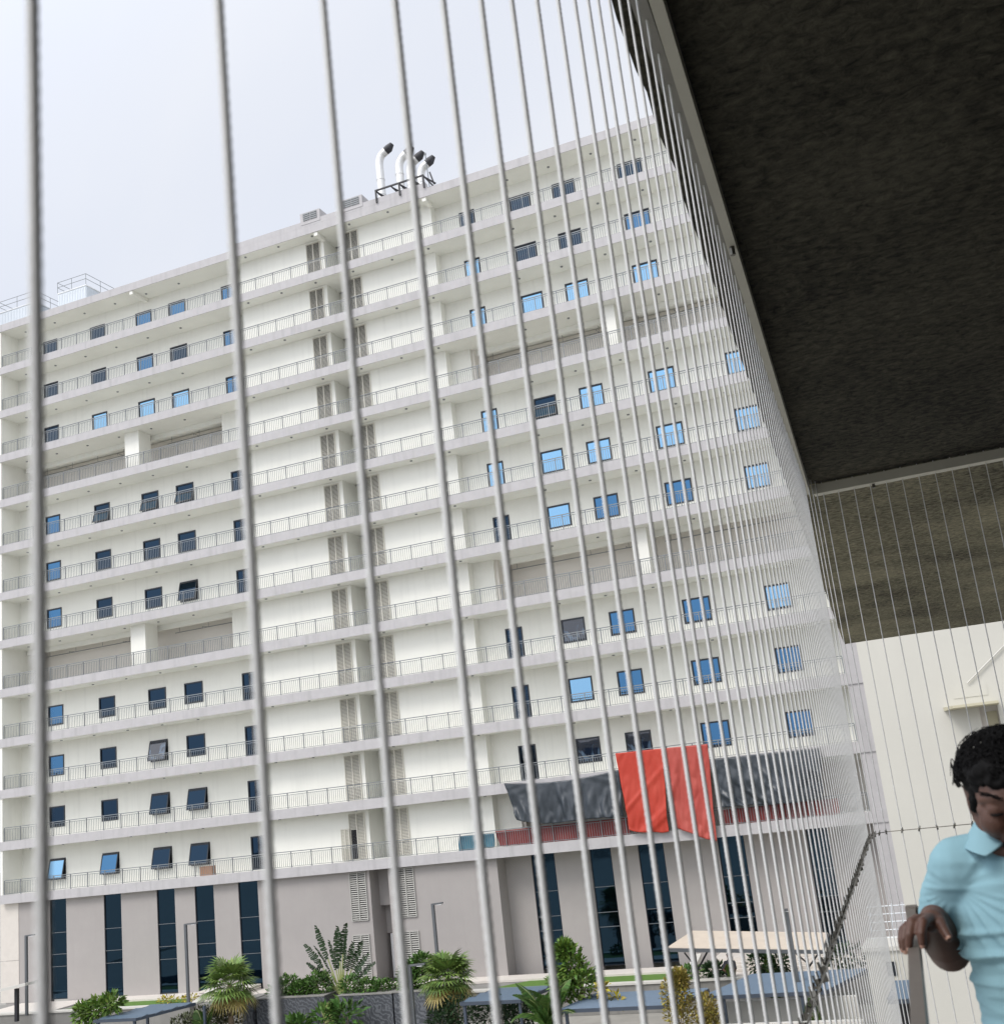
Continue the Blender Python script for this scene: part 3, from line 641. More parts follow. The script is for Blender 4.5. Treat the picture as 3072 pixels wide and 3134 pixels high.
def topiary(x, y, z0, h, r_, label, seed):
    rng = random.Random(seed); mb = MB()
    for _ in range(900):
        t_ = rng.random()**.8; a = rng.uniform(0,6.283); rr = r_*(math.sin(math.pi*min(1,(t_*.82+.18)))**.7)*rng.uniform(.75,1)
        p = Vector((x+rr*math.cos(a), y+rr*math.sin(a), z0+t_*h)); dr = Vector((math.cos(a)*.5,math.sin(a)*.5,.9)).normalized(); s_ = dr.cross(Vector((math.cos(a),math.sin(a),0))); l = .13*rng.uniform(.6,1.2)
        mb.add([p-s_*l*.25,p+dr*l,p+s_*l*.25],[(0,1,2)])
    o = thing('topiary', label, 'topiary', (x,y,z0-.2), 'clipped conical bushes'); mb.build('foliage', M['leaf_light'], o)
    s = MB(); s.tube([(x,y,z0-.25),(x,y,z0+h*.6)], [.05,.02], 6); s.build('stem', M['trunk'], o)
topiary(-11.75,60.85,-9.95,1.05,.34,'light green clipped cone on the wall beside dark plants',1)
topiary(-10.0,52.0,-10.5,1.35,.36,'clipped light green cone below the right slatted roof',2)
topiary(-13.75,60.6,-9.9,.5,.28,'small clipped light green ball beside the seated person',3)
topiary(-8.3,50.0,-10.6,1.4,.36,'clipped green cone in the shade beside the cable clips',4)

def fan_palm(x, y, z0, zc, rad, label, seed, n=34):
    rng = random.Random(seed)
    o = thing('fan_palm', label, 'palm', (x,y,z0), 'fan palms')
    tr = MB(); pts = [(x+.03*math.sin(i),y,z0+(zc-z0)*i/8) for i in range(9)]; tr.tube(pts, [.17-.004*i+.015*(i%2) for i in range(9)], 10); tr.build('trunk', M['trunk'], o)
    for grp, mm, cnt, lo, hi in (('crown','leaf_fan',n,-.5,1.15),('dead_fronds','leaf_dry',9,-1.1,-.6)):
        mb = MB()
        for i in range(cnt):
            a = i*2.399+rng.uniform(-.2,.2); el = lo+(hi-lo)*((i+.5)/cnt)+rng.uniform(-.12,.12)
            dr = Vector((math.cos(a)*math.cos(el), math.sin(a)*math.cos(el), math.sin(el)))
            c_ = Vector((x,y,zc)); hub = c_+dr*rad*rng.uniform(.42,.58)
            sd_ = dr.cross(Vector((0,0,1))); sd_ = sd_.normalized() if sd_.length > .05 else Vector((1,0,0)); nn = sd_.cross(dr)
            mb.bar(c_, hub, .018)
            L_ = rad*rng.uniform(.5,.62); nb = 17
            for b_ in range(nb):
                th_ = (b_/(nb-1)-.5)*R(235); d2 = dr*math.cos(th_)+sd_*math.sin(th_); p2 = nn.cross(d2); p2.normalize()
                ll = L_*(.65+.35*math.cos(th_*.5))*rng.uniform(.9,1.05); mid = hub+d2*ll*.55+nn*ll*.05
                tip = hub+d2*ll+Vector((0,0,-ll*.16))+nn*(-.02)
                wd = ll*.062
                mb.add([hub-p2*.004, mid-p2*wd, tip, mid+p2*wd], [(0,1,3),(1,2,3)])
        mb.build(grp, M[mm], o)
fan_palm(-39.7,55,-11.4,-8.15,1.75,'bushy fan palm with short trunk left of the marble planters',21)
fan_palm(-25.25,52,-11.4,-7.95,1.55,'full rounded fan palm beside the near pergola, dry fronds hanging',22,44)

def travellers(x, y, z0, label, seed=5):
    rng = random.Random(seed); o = thing('broad_leaved_palm', label, 'palm', (x,y,z0))
    st_ = MB(); lf = MB()
    specs = [(-62,1.9,1.25),(-52,2.5,1.2),(-42,2.3,1.4),(-36,3.2,1.3),(-27,2.9,1.4),(-21,3.7,1.5),(-12,2.8,1.3),(-5,3.2,1.6),(3,3.45,1.5),(10,3.7,1.4),(15,2.9,1.35),(24,2.8,1.3),(33,3.0,1.3),(45,2.7,1.4),(56,2.5,1.2)]
    for deg, ln, bl in specs:
        ln *= 1.06; bl *= 1.28; a = R(deg*.9); yo = rng.uniform(-.3,.3)
        dirv = Vector((math.sin(a), yo*.3, math.cos(a))); base = Vector((x+math.sin(a)*.12,y,z0+.5))
        ps = base+dirv*(ln-bl)
        st_.tube([(x+math.sin(a)*.06,y,z0),base,ps],[.07,.05,.03],6)
        side = dirv.cross(Vector((0,1,0))); side = (side*math.cos(.5*rng.uniform(-1,1)) + Vector((0,1,0))*rng.uniform(-.8,.8)).normalized()
        nseg = 17; bend = rng.uniform(-.25,.25)+math.sin(a)*.35
        for i in range(nseg):
            t_ = i/nseg; t2 = (i+rng.uniform(.7,.97))/nseg
            def P(t): return ps+dirv*bl*t+Vector((bend*bl*.35*t*t,0,-abs(bend)*bl*.25*t*t))
            wd = .23*math.sin(math.pi*(.12+.86*t_))**.6
            for sg in (-1,1):
                dv = side*sg*wd*rng.uniform(.75,1.05)+Vector((0,0,-.10*rng.random()))+dirv*.07; 
                fold_ = Vector((0,-.06,0))
                lf.add([P(t_),P(t2),P(t2)+dv*rng.uniform(.8,1)+fold_,P(t_)+dv+fold_],[(0,1,2,3)])
        lf.bar(ps, ps+dirv*bl*.98+Vector((bend*bl*.33,0,-abs(bend)*bl*.25)), .02)
    st_.build('stalk', M['stem'], o); lf.build('foliage', M['leaf_trav'], o)
travellers(-34.8,58.3,-9.95,'tall broad-leaved fan-shaped palm with torn dark leaves between the marble planters')
sf = MB(); rng = random.Random(3)
for i in range(16):
    a = R(-32+64*i/15); sf.tube([(-34.75,56.8,-11.3),(-34.75+math.sin(a)*.9,56.75,-11.3+math.cos(a)*1.75)],[.05,.02],5)
tag(sf.build('stalk_fan', M['stem']), 'fan of pale yellow green leaf stalks in front of the planter gap', 'plant')

def areca(x, y, z0, label, seed, n=11, L0=1.9, m='leaf_light'):
    rng = random.Random(seed); o = thing('feather_palm', label, 'palm', (x,y,z0), 'feather palms'); lf = MB(); st_ = MB()
    for i in range(n):
        a = i*2.399; lean = rng.uniform(.25,.95); L_ = L0*rng.uniform(.75,1.1)
        pts = []
        for j in range(11):
            t_ = j/10; ang = lean*(.3+1.25*t_)
            pts.append(Vector((x,y,z0+.5))+Vector((math.cos(a)*math.sin(ang), math.sin(a)*math.sin(ang)*.7, math.cos(ang)))*L_*t_)
        st_.tube([(x,y,z0)]+pts, [.04]+[.02-.0015*j for j in range(11)], 5)
        for j in range(2,40):
            t_ = j/40; k_ = min(int(t_*10),9); p = pts[k_].lerp(pts[k_+1], t_*10-k_); tg = (pts[k_+1]-pts[k_]).normalized(); s_ = tg.cross(Vector((0,0,1))).normalized()
            ll = L_*.34*math.sin(math.pi*(.15+.8*t_))
            for sg in (-1,1):
                dv = (s_*sg*.8+tg*.6+Vector((0,0,.12))).normalized(); tip = p+dv*ll+Vector((0,0,-ll*.3)); wv = tg*.028
                lf.add([p-wv,p+dv*ll*.5+wv,tip],[(0,1,2)])
    st_.build('stalk', M['stem'], o); lf.build('foliage', M[m], o)
areca(-19.3,49.2,-10.4,'arching feather palm right of the near pergola',31,13,2.4,'leaf')
areca(-40.6,53.8,-10.9,'low broad feathery plant under the left fan palm',32,9,1.5,'leaf')

# pergolas and slatted roofs
def slat_roof(name, label, x0, x1, y0, y1, z, n, posts, skew=0.0, deep=.14, cat='pergola', group='blue slatted roofs', zback=0.0):
    o = thing(name, label, cat, ((x0+x1)/2,(y0+y1)/2,-11.4), group)
    fr_ = MB()
    fr_.bar((x0,y0,z),(x1,y0,z),.08,deep); fr_.bar((x0+skew,y1,z+zback),(x1+skew,y1,z+zback),.08,deep); fr_.bar((x0,y0,z),(x0+skew,y1,z+zback),.08,deep); fr_.bar((x1,y0,z),(x1+skew,y1,z+zback),.08,deep)
    fr_.build('frame', M['bluesteel'], o)
    s = MB()
    for i in range(n):
        t_ = (i+.5)/n; y = y0+(y1-y0)*t_; zz = z+zback*t_; dy = (y1-y0)/n*.33
        s.add([(x0+skew*t_,y-dy,zz+.05),(x1+skew*t_,y-dy,zz+.05),(x1+skew*t_,y+dy,zz+.12),(x0+skew*t_,y+dy,zz+.12),(x0+skew*t_,y-dy,zz+.02),(x1+skew*t_,y-dy,zz+.02),(x1+skew*t_,y+dy,zz+.09),(x0+skew*t_,y+dy,zz+.09)],[(4,7,6,5),(0,1,2,3),(4,5,1,0),(5,6,2,1),(6,7,3,2),(7,4,0,3)])
    s.build('slats', M['slat'], o)
    for (px,py) in posts:
        p = MB(); p.box(px-.06,px+.06,py-.06,py+.06,-11.39,z-deep/2); p.build('post', M['bluesteel'], o)
slat_roof('pergola','small blue grey pergola of three wide boards beside the right fan palm',-23.75,-20.8,50,53.1,-8.75,3,[(-23.6,50.1),(-20.9,50.1),(-22.9,53),(-20.2,53)],.35)
slat_roof('pergola','small blue grey pergola of wide boards at the left of the garden',-44.5,-41.8,50,53.6,-8.78,4,[(-44.3,50.1),(-42.0,50.1),(-43.9,53.4),(-40.2,53.4)],.9)
slat_roof('slatted_roof','long blue slatted roof left of the golden shrub',-18.6,-13.4,49.0,52.2,-9.05,22,[(-18.4,49.1),(-13.6,49.1)],.5)
slat_roof('slatted_roof','long blue slatted roof right of the golden shrub',-12.6,-7.6,50.0,54.5,-8.95,26,[(-11.8,50.1),(-8.6,50.1)],1.2)
slat_roof('slatted_roof','low blue slatted roof at the far left below the retaining wall',-62.0,-46.8,54.0,56.5,-10.35,14,[(-58,54.1),(-50,54.1)],.4)
slat_roof('slatted_roof','small blue slatted roof seen left of the handrail',-4.75,-3.3,45,47.4,-8.45,9,[(-3.5,45.1)],.1, zback=.18)
lw = MB(); lw.box(-19.2,-6.2,48.6,48.9,-11.39,-9.75); lw.box(-12.4,-6.6,51.2,51.5,-11.39,-9.35); tag(lw.build('low_wall', M['cap']), 'pale low wall under the blue slatted roofs', 'wall')
ht = MB(); ht.box(-12.2,-6.2,46.9,48.55,-11.39,-10.02); tag(ht.build('planting_bed', M['base']), 'mauve grey raised bed wall below the slatted roofs', 'wall')
wh = thing('pump_house', 'low white outbuilding with a dark opening left of the handrail', 'outbuilding', (-4.2,48,-11.4))
m = MB(); m.box(-5.6,-3.0,48.0,50.5,-11.39,-7.2); m.build('wall', M['bldg2'], wh)
m = MB(); m.box(-4.75,-3.6,47.96,47.996,-10.2,-9.0); m.build('opening', M['dark'], wh)
m = MB(); m.box(-5.7,-2.9,47.9,50.6,-7.199,-7.05); m.build('roof', M['cap'], wh)
m = MB(); m.box(-4.9,-4.55,47.96,47.996,-8.1,-7.6); m.build('window', M['frame'], wh)
rl = MB()
for i in range(5): rl.tube([(-5.5,50.2,-7.05+.3*i),(-3.4,50.2,-7.05+.3*i)], .018, 5)
for i in range(6): rl.tube([(-5.5+.42*i,50.2,-7.05),(-5.35+.42*i,50.2,-5.75)], .018, 5)
tag(rl.build('roof_railing', M['corrug']), 'pale grey tube railing on the low outbuilding by the handrail', 'railing')
# cream canopy
cn_ = thing('canopy', 'large tilted cream canopy on angled struts at the right of the garden', 'canopy', (-11.8,56.5,-10))
m = MB(); m.add([(-15.45,55.6,-7.78),(-8.3,55.6,-8.26),(-8.4,58.8,-7.98),(-14.9,58.8,-7.5),(-15.45,55.6,-7.66),(-8.3,55.6,-8.14),(-8.4,58.8,-7.86),(-14.9,58.8,-7.38)],[(0,3,2,1),(4,5,6,7),(0,1,5,4),(1,2,6,5),(2,3,7,6),(3,0,4,7)])
m.build('roof_sheet', M['canopy'], cn_)
m = MB(); m.bar((-15.45,55.55,-7.76),(-8.3,55.55,-8.24),.06,.16); m.bar((-8.3,55.55,-8.24),(-8.4,58.85,-7.95),.06,.12); m.build('edge_beam', M['lamp'], cn_)
for x in (-14.5,-9.3):
    m = MB(); m.bar((x,57,-10),(x,57,-7.9-(x+15)*.067),.09); m.bar((x+.05,57,-8.9-(x+15)*.03),(x+.75,57,-7.95-(x+15)*.067),.08); m.bar((x+.02,57,-8.9),(x-.5,57,-8.1-(x+15)*.05),.06); m.build('strut', M['black_steel'], cn_)
cl_ = MB(); cl_.box(-68.0,-59.6,58.2,60.2,-7.95,-7.83); 
ca2 = thing('canopy', 'small flat pale canopy on a dark post at the left edge', 'canopy', (-57.6,58,-10))
m = MB(); m.add([(-63.4,57.5,-8.8),(-56.4,57.5,-7.9),(-56.4,58.6,-7.9),(-63.4,58.6,-8.8),(-63.4,57.5,-8.62),(-56.4,57.5,-7.74),(-56.4,58.6,-7.74),(-63.4,58.6,-8.62)],[(0,3,2,1),(4,5,6,7),(0,1,5,4),(1,2,6,5),(2,3,7,6),(3,0,4,7)]); m.build('roof_sheet', M['cap'], ca2)
m = MB(); m.box(-57.75,-57.55,58.0,58.2,-10,-8.1); m.build('post', M['black_steel'], ca2)
# lamp posts
def lamp(x, y, z0, ztop, arm, label, ad=(1,0)):
    o = thing('lamp_post', label, 'lamp post', (x,y,z0), 'angular grey garden lamp posts')
    p = MB(); p.box(x-.075,x+.075,y-.075,y+.075,z0,ztop); p.build('pole', M['lamp'], o)
    a = MB(); a.bar((x-.075*ad[0],y-.075*ad[1],ztop+.02),(x+arm*ad[0],y+arm*ad[1],ztop+.06),.13,.08); ao = a.build('arm', M['lamp'], o)
    d_ = MB(); c0 = Vector((x+arm*.65*ad[0],y+arm*.65*ad[1],ztop-.03)); d_.box(c0.x-.14,c0.x+.14,c0.y-.05,c0.y+.05,c0.z-.001,c0.z+.02); d_.build('lens', M['white_metal'], ao)
lamp(-46.28,60,-10.0,-5.32,.85,'angular grey lamp post left of the left fan palm')
lamp(-28.63,58,-11.4,-5.12,.6,'angular grey lamp post rising behind the right fan palm')
lamp(-26.15,50,-11.4,-7.02,.8,'near angular grey lamp post in front of the marble planter')
lamp(-9.0,52,-11.4,-5.95,.5,'slim grey lamp post seen through the dense cables on the right',(0,-1))
lamp(-58.72,60,-10.0,-5.24,.7,'pale grey lamp post against the wall at the far left')

# ------------------------------------------------------------------ neighbouring white building on the right
wb = thing('white_building', 'plain off-white building wall behind the person with a small hooded window', 'building', (3,36,-11.4))
m = MB(); m.box(-2.8,0.12,35,49,-11.39,26); m.box(0.12,.62,35,49,-11.39,-.55); m.box(.12,.62,35,49,1.0,26); m.box(.62,14,35,49,-11.39,26); m.build('wall', M['bldg2'], wb)
m = MB(); m.box(.115,.625,35.35,35.4,-.55,1.0); wi = m.build('window', M['refuge'], wb)
m = MB(); m.box(.3,.58,35.32,35.349,-.4,.85); m.build('pane', M['shade'], wi)
m = MB(); m.box(.1,.13,35.002,35.34,-.55,1.0); m.build('window_reveal', M['refuge'], wb)
m = MB(); m.add([(-.78,34.995,1.0),(.66,34.995,1.0),(.66,34.1,1.02),(-.52,34.1,1.02),(-.78,34.995,1.10),(.66,34.995,1.10),(.66,34.1,1.09),(-.52,34.1,1.09)],[(0,1,2,3),(7,6,5,4),(0,4,5,1),(1,5,6,2),(2,6,7,3),(3,7,4,0)]); m.build('sunshade', M['shade'], wb)
m = MB(); m.tube([(-.03,34.93,1.68),(1.15,34.93,2.6),(2.2,34.93,3.3)], .024, 6); m.build('drain_pipe', M['cap'], wb)
m = MB(); m.box(-.45,.45,34.985,34.999,1.3,1.62); m.build('plaster_patch', M['bldg2'], wb)

# ------------------------------------------------------------------ covered landing: soffit, channels, cable screen, floor
def fx(Y): return -(.335+.0622*Y)           # cable line
so2 = MB(); rng = random.Random(9)
N = 200; ys = [-4+29.1*i/N for i in range(N+1)]
edge = [(-.61-.0742*(y-3.04)+.012*noise.noise(Vector((y*6,0,0)))+.006*noise.noise(Vector((y*30,2,0)))+.02*max(0,noise.noise(Vector((y*2.3,5,0)))-.2), y) for y in ys]
for pts_, mm_, nm_, lb_ in (([p for p in edge if p[1] < 10.0]+[(-.61-.0742*(10.0-3.04),10.0)], 'soffit_conc', 'landing_soffit', 'rough concrete slab overhead, its shade painted in as near-black, filling the upper right corner'),
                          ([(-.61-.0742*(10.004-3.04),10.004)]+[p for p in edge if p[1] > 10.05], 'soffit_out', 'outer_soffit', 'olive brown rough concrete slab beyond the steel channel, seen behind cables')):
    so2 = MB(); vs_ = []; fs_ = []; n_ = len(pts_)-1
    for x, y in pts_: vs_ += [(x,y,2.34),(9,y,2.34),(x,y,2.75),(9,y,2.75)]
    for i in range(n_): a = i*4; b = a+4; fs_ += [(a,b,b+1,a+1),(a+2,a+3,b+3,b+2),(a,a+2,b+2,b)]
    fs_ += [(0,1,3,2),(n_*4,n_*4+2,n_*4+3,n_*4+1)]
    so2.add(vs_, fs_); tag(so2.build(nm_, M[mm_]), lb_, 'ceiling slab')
ch = thing('edge_channel', 'pale painted steel channel along the edge of the concrete slab above the cables', 'steel channel', (-.95,10,2.24))
m = MB(); 
A0, A1 = (-.4855+.0725*3.5,-.5), (-.985,9.93)
def cx(y): return -.4855-.0714*(y-2.964)
m.add([(cx(-.5),-.5,2.24),(cx(9.93),9.93,2.24),(cx(9.93)+.04,9.93,2.24),(cx(-.5)+.04,-.5,2.24),(cx(-.5),-.5,2.325),(cx(9.93),9.93,2.325),(cx(9.93)+.04,9.93,2.325),(cx(-.5)+.04,-.5,2.325)],[(0,3,2,1),(4,5,6,7),(0,1,5,4),(1,2,6,5),(2,3,7,6),(3,0,4,7)])
m.build('side_bar', M['channel'], ch)
m = MB(); m.box(-.915,5,9.93,10.04,2.235,2.315); m.build('end_bar', M['channel'], ch)
for y in (4.75,): 
    b_ = MB(); b_.tube([(cx(y)+.02,y,2.2),(cx(y)+.02,y,2.239)], .012, 8); b_.build('bolt', M['clip'], ch)
b_ = MB(); b_.tube([(-.42,9.98,2.20),(-.42,9.98,2.234)], .014, 8); b_.build('bolt', M['clip'], ch)
# cable positions
Yc = [.205,.375,.552,.717,.886,1.044,1.207,1.375,1.549,1.728,1.90,2.061,2.20,2.379,2.568,2.757,2.957]
while Yc[-1] < 9.3: Yc.append(Yc[-1]+.188)
pos = [(fx(y), y) for y in Yc if y > .1]
c0 = pos[-1]
pos += [(-.921,9.66),(-.908,9.82),(-.885,9.92),(-.838,9.985)]
x = -.713
while x < 3.2: pos.append((x, 10.0)); x += .1325
scn = thing('cable_screen', 'screen of closely spaced vertical steel wire ropes along the open side of the landing', 'cable screen', (-.9,10,-3))
def rope_mesh(r, z0, z1, twist, step, lobes=6):
    mb = MB(); n = lobes*2; k = int((z1-z0)/step); vs = []
    for i in range(k+1):
        z = z0+(z1-z0)*i/k; a0 = 2*math.pi*(z-z0)/twist
        for j in range(n):
            a = a0+2*math.pi*j/n; rr = r*(1.0 if j % 2 == 0 else .90); vs.append((rr*math.cos(a), rr*math.sin(a), z))
    mb.add(vs, [(i*n+j, i*n+(j+1)%n, (i+1)*n+(j+1)%n, (i+1)*n+j) for i in range(k) for j in range(n)]); return mb
RS = {}
CLIPY = []
for i, (x, y) in enumerate(pos):
    nearby = y < 5.0
    key = 0 if y < .8 else 1 if y < 4 else 2 if y < 9.6 else 3
    src = RS.get(key)
    if src is None:
        mb = rope_mesh(.0033, -3, 2.34, .055, .0042) if key == 0 else rope_mesh(.0041, -3, 2.34, .058, .0045) if key == 1 else rope_mesh(.0036 if key == 2 else .0043, -3, 2.34, .06, .01)
        mb.v = [(p[0]+x,p[1]+y,p[2]) for p in mb.v]
        o = mb.build('cable', M['cable'], scn, (x,y,0), smooth=True)
        RS[key] = o
    else:
        o = part_copy(src, scn, (x,y,0)); o.rotation_euler.z = random.uniform(0,6.28)
# horizontal tie rope and its clips
hp = [(fx(y)+.012, y-.0, -.60) for y in (0.2,2,4,6,8,9.2)]+[(-.91,9.66,-.6),(-.896,9.8,-.6),(-.87,9.91,-.6),(-.82,9.98,-.6)]+[(xx,9.99,-.6) for xx in (-.5,0,.6,1.4,3.2)]
m = MB(); m.tube(hp, .0035, 6); m.build('tie_rope', M['clip'], scn)
k0 = None
for i, (x,y) in enumerate(pos):
    if y < .3: continue
    end = y > 9.6; loc = (x,y,-.6)
    if k0 is None:
        c_ = MB(); c_.box(x-.011,x+.024,y-.012,y+.012,-.615,-.585); c_.tube([(x-.004,y-.012,-.655),(x-.004,y-.012,-.56)], .006, 6); c_.box(x-.016,x+.016,y-.02,y-.004,-.655,-.62); c_.tube([(x+.02,y+.004,-.58),(x+.02,y+.004,-.545)], .005, 6); c_.tube([(x+.006,y+.014,-.58),(x+.006,y+.014,-.545)], .005, 6)
        k0 = c_.build('rope_clip', M['clip'], scn, loc); k0.scale = (.46,.46,.46)
    else: k1 = part_copy(k0, scn, loc); f_ = .40 if end else random.uniform(.42,.62); k1.scale = (f_,f_,f_); k1.rotation_euler = (random.uniform(-.3,.3), random.uniform(-.3,.3), random.uniform(-.7,.7))
# top plate the ropes are anchored to
tp = MB(); tp.add([(fx(-.5)-.03,-.5,2.31),(fx(9.9)-.03,9.9,2.31),(fx(9.9)+.02,9.9,2.31),(fx(-.5)+.02,-.5,2.31),(fx(-.5)-.03,-.5,2.335),(fx(9.9)-.03,9.9,2.335),(fx(9.9)+.02,9.9,2.335),(fx(-.5)+.02,-.5,2.335)],[(0,3,2,1),(4,5,6,7),(0,1,5,4),(1,2,6,5),(2,3,7,6),(3,0,4,7)]); tp.build('top_plate', M['conc'], scn)
fl2 = MB(); fl2.add([(-.2,-3,-1.66),(3,-3,-1.66),(3,5.6,-1.66),(-.6,5.6,-1.66),(-.2,-3,-1.9),(3,-3,-1.9),(3,5.6,-1.9),(-.6,5.6,-1.9)],[(0,1,2,3),(7,6,5,4),(0,4,5,1),(1,5,6,2),(2,6,7,3),(3,7,4,0)]); tag(fl2.build('floor', M['floor']), kind='structure')
iw = MB(); iw.box(1.9,2.1,-3,9.7,-1.659,2.339); iw.box(-.1,2.0,-1.6,-1.4,-1.659,2.339); tag(iw.build('light_block_wall', M['floor']), 'unseen wall added around the landing to keep light off the slab overhead', 'wall')  # unseen walls added to block light from the slab overhead
ob_ = thing('opposite_block', 'pale low block with dark windows, seen mirrored in the tall base glass strips', 'building', (-70,-75,-11.4))
m = MB(); m.box(-130,-52,-90,-75,-11.39,9); m.box(-40,20,-95,-80,-11.39,5); m.build('wall', M['bldg2'], ob_)
for zz in (-8.5,-5.0,-1.5,2.0,5.5):
    m = MB()
    for xx in range(-128,-54,5): m.box(xx,xx+2.2,-75,-74.9,zz,zz+1.7)
    m.build('window_row', M['frame'], ob_)
fl3 = MB(); fl3.box(-.86,1.9,5.62,9.94,-2.75,-2.6); tag(fl3.build('light_block_floor', M['floor']), kind='structure')  # unseen deck added below to cut ground light reaching the slab
# handrail
hr = thing('handrail', 'taupe flat steel handrail turning a corner under the person hand', 'handrail', (-.235,2.9,-1.66))
def hx(y): return -.0515-.0613*y
ZH = -.343
def hbar(mb, y0, y1, w, z0, z1):
    mb.add([(hx(y0),y0,z0),(hx(y0)+w,y0,z0),(hx(y1)+w,y1,z0),(hx(y1),y1,z0),(hx(y0),y0,z1),(hx(y0)+w,y0,z1),(hx(y1)+w,y1,z1),(hx(y1),y1,z1)],[(0,3,2,1),(4,5,6,7),(0,1,5,4),(1,2,6,5),(2,3,7,6),(3,0,4,7)])
m = MB(); hbar(m, .7, 2.87, .0200, ZH-.045, ZH); m.build('rail', M['handrail'], hr)
m = MB(); m.box(hx(2.9)-.001,hx(2.9)+.0235,2.872,2.915,ZH-.03,ZH+.002); m.build('corner_cap', M['handrail'], hr)
m = MB(); m.box(hx(2.9)+.0238,1.2,2.880,2.905,ZH-.022,ZH-.001); m.build('rail', M['handrail'], hr)
for px, py in ((hx(.75)+.01,.75),(.35,2.9),(1.15,2.9)):
    m = MB(); m.box(px-.012,px+.012,py-.012,py+.012,-1.66,ZH-.0455); m.build('post', M['handrail'], hr)
# bird
b_ = MB(); b_.add([(-.25,0,.06),(0,.08,0),(0,-.08,0),(.25,0,.08),(0,.16,-.02),(0,-.2,-.03),(0,0,-.05)],[(0,1,2),(3,2,1),(1,4,6),(2,6,5),(1,6,2)]); bl = Vector((-9.8,50,41.6))
b_.v = [tuple(Vector(p)*.8+bl) for p in b_.v]; tag(b_.build('bird', M['black_steel']), 'tiny dark bird flying in the pale sky above the roof', 'bird')
#@@PEOPLE@@
# ------------------------------------------------------------------ people
M['skin'] = mat('dark_brown_skin', (.105,.050,.034), .5, bump=.25, bscale=260, bdist=.002, var=.25, vscale=24, sss=.06, spec=.45)
M['nail'] = mat('finger_nail', (.34,.20,.15), .35)
M['hair'] = mat('black_hair', (.005,.0048,.005), .7, spec=.15)
M['shirt'] = mat('light_blue_polo_cloth', (.26,.445,.51), .85, bump=.35, bscale=900, bdist=.0006, var=.06, vscale=5, spec=.2)
M['trouser'] = mat('dark_trouser_cloth', (.035,.04,.05), .9)
M['shoe'] = mat('black_shoe_leather', (.015,.014,.013), .5)
M['darkcloth'] = mat('dark_clothing', (.02,.022,.03), .9)
M['eye'] = mat('eye_white', (.55,.50,.45), .25)
def sphere(mb, c, r, n=14, k=9, rot=None):
    if not isinstance(r, (tuple, list)): r = (r,r,r)
    vs = []; 
    for j in range(k+1):
        ph = math.pi*j/k
        for i in range(n):
            a = 2*math.pi*i/n; v = Vector((r[0]*math.sin(ph)*math.cos(a), r[1]*math.sin(ph)*math.sin(a), r[2]*math.cos(ph)))
            if rot is not None: v = rot @ v
            vs.append(Vector(c)+v)
    mb.add(vs, [(j*n+i, (j+1)*n+i, (j+1)*n+(i+1)%n, j*n+(i+1)%n) for j in range(k) for i in range(n)])
def limb(mb, pts, flat=None, n=14, k=9):
    """pts: (point, radius) chain filled with overlapping spheres"""
    for (p, r1), (q, r2) in zip(pts, pts[1:]):
        p = Vector(p); q = Vector(q); d = (q-p).length; m = max(2, int(d/(min(r1,r2)*.28))+1)
        for i in range(m+1):
            t_ = i/m; r = r1+(r2-r1)*t_
            sphere(mb, p.lerp(q,t_), (r,r,r) if flat is None else (r*flat[0], r*flat[1], r*flat[2]), n, k)
def fuse(mb, name, m, parent, vox, smooth=6, factor=.5, post=None):
    ob = mb.build(name, m, parent)
    rm = ob.modifiers.new('r','REMESH'); rm.mode = 'VOXEL'; rm.voxel_size = vox
    sm = ob.modifiers.new('s','SMOOTH'); sm.iterations = smooth; sm.factor = factor
    dg = bpy.context.evaluated_depsgraph_get(); dg.update()
    me = bpy.data.meshes.new_from_object(ob.evaluated_get(dg))
    ob.modifiers.clear(); old = ob.data; ob.data = me; bpy.data.meshes.remove(old); me.name = name
    if post: post(me, base_of(parent))
    me.polygons.foreach_set('use_smooth', [True]*len(me.polygons))
    if not me.materials: me.materials.append(m)
    return ob
import bmesh
def cut(me, co, no, off):
    bm = bmesh.new(); bm.from_mesh(me)
    bmesh.ops.bisect_plane(bm, geom=bm.verts[:]+bm.edges[:]+bm.faces[:], plane_co=Vector(co)-off, plane_no=no, clear_outer=True)
    bm.to_mesh(me); bm.free()
FZ = -1.66
man = thing('person', 'man in a light blue polo shirt looking down with one hand on the handrail', 'person', (.05,2.45,FZ))
HC = Vector((.039,2.428,-.096)); HR = Matrix.Rotation(R(-4),3,'Z') @ Matrix.Rotation(R(16),3,'X')
def h(x, y, z): return HC + HR @ Vector((x,y,z))
b = MB()
sphere(b, h(0,.010,.024), (.073,.094,.072), 28, 18, HR)
sphere(b, h(0,-.03,.014), (.066,.0605,.058), 24, 16, HR)
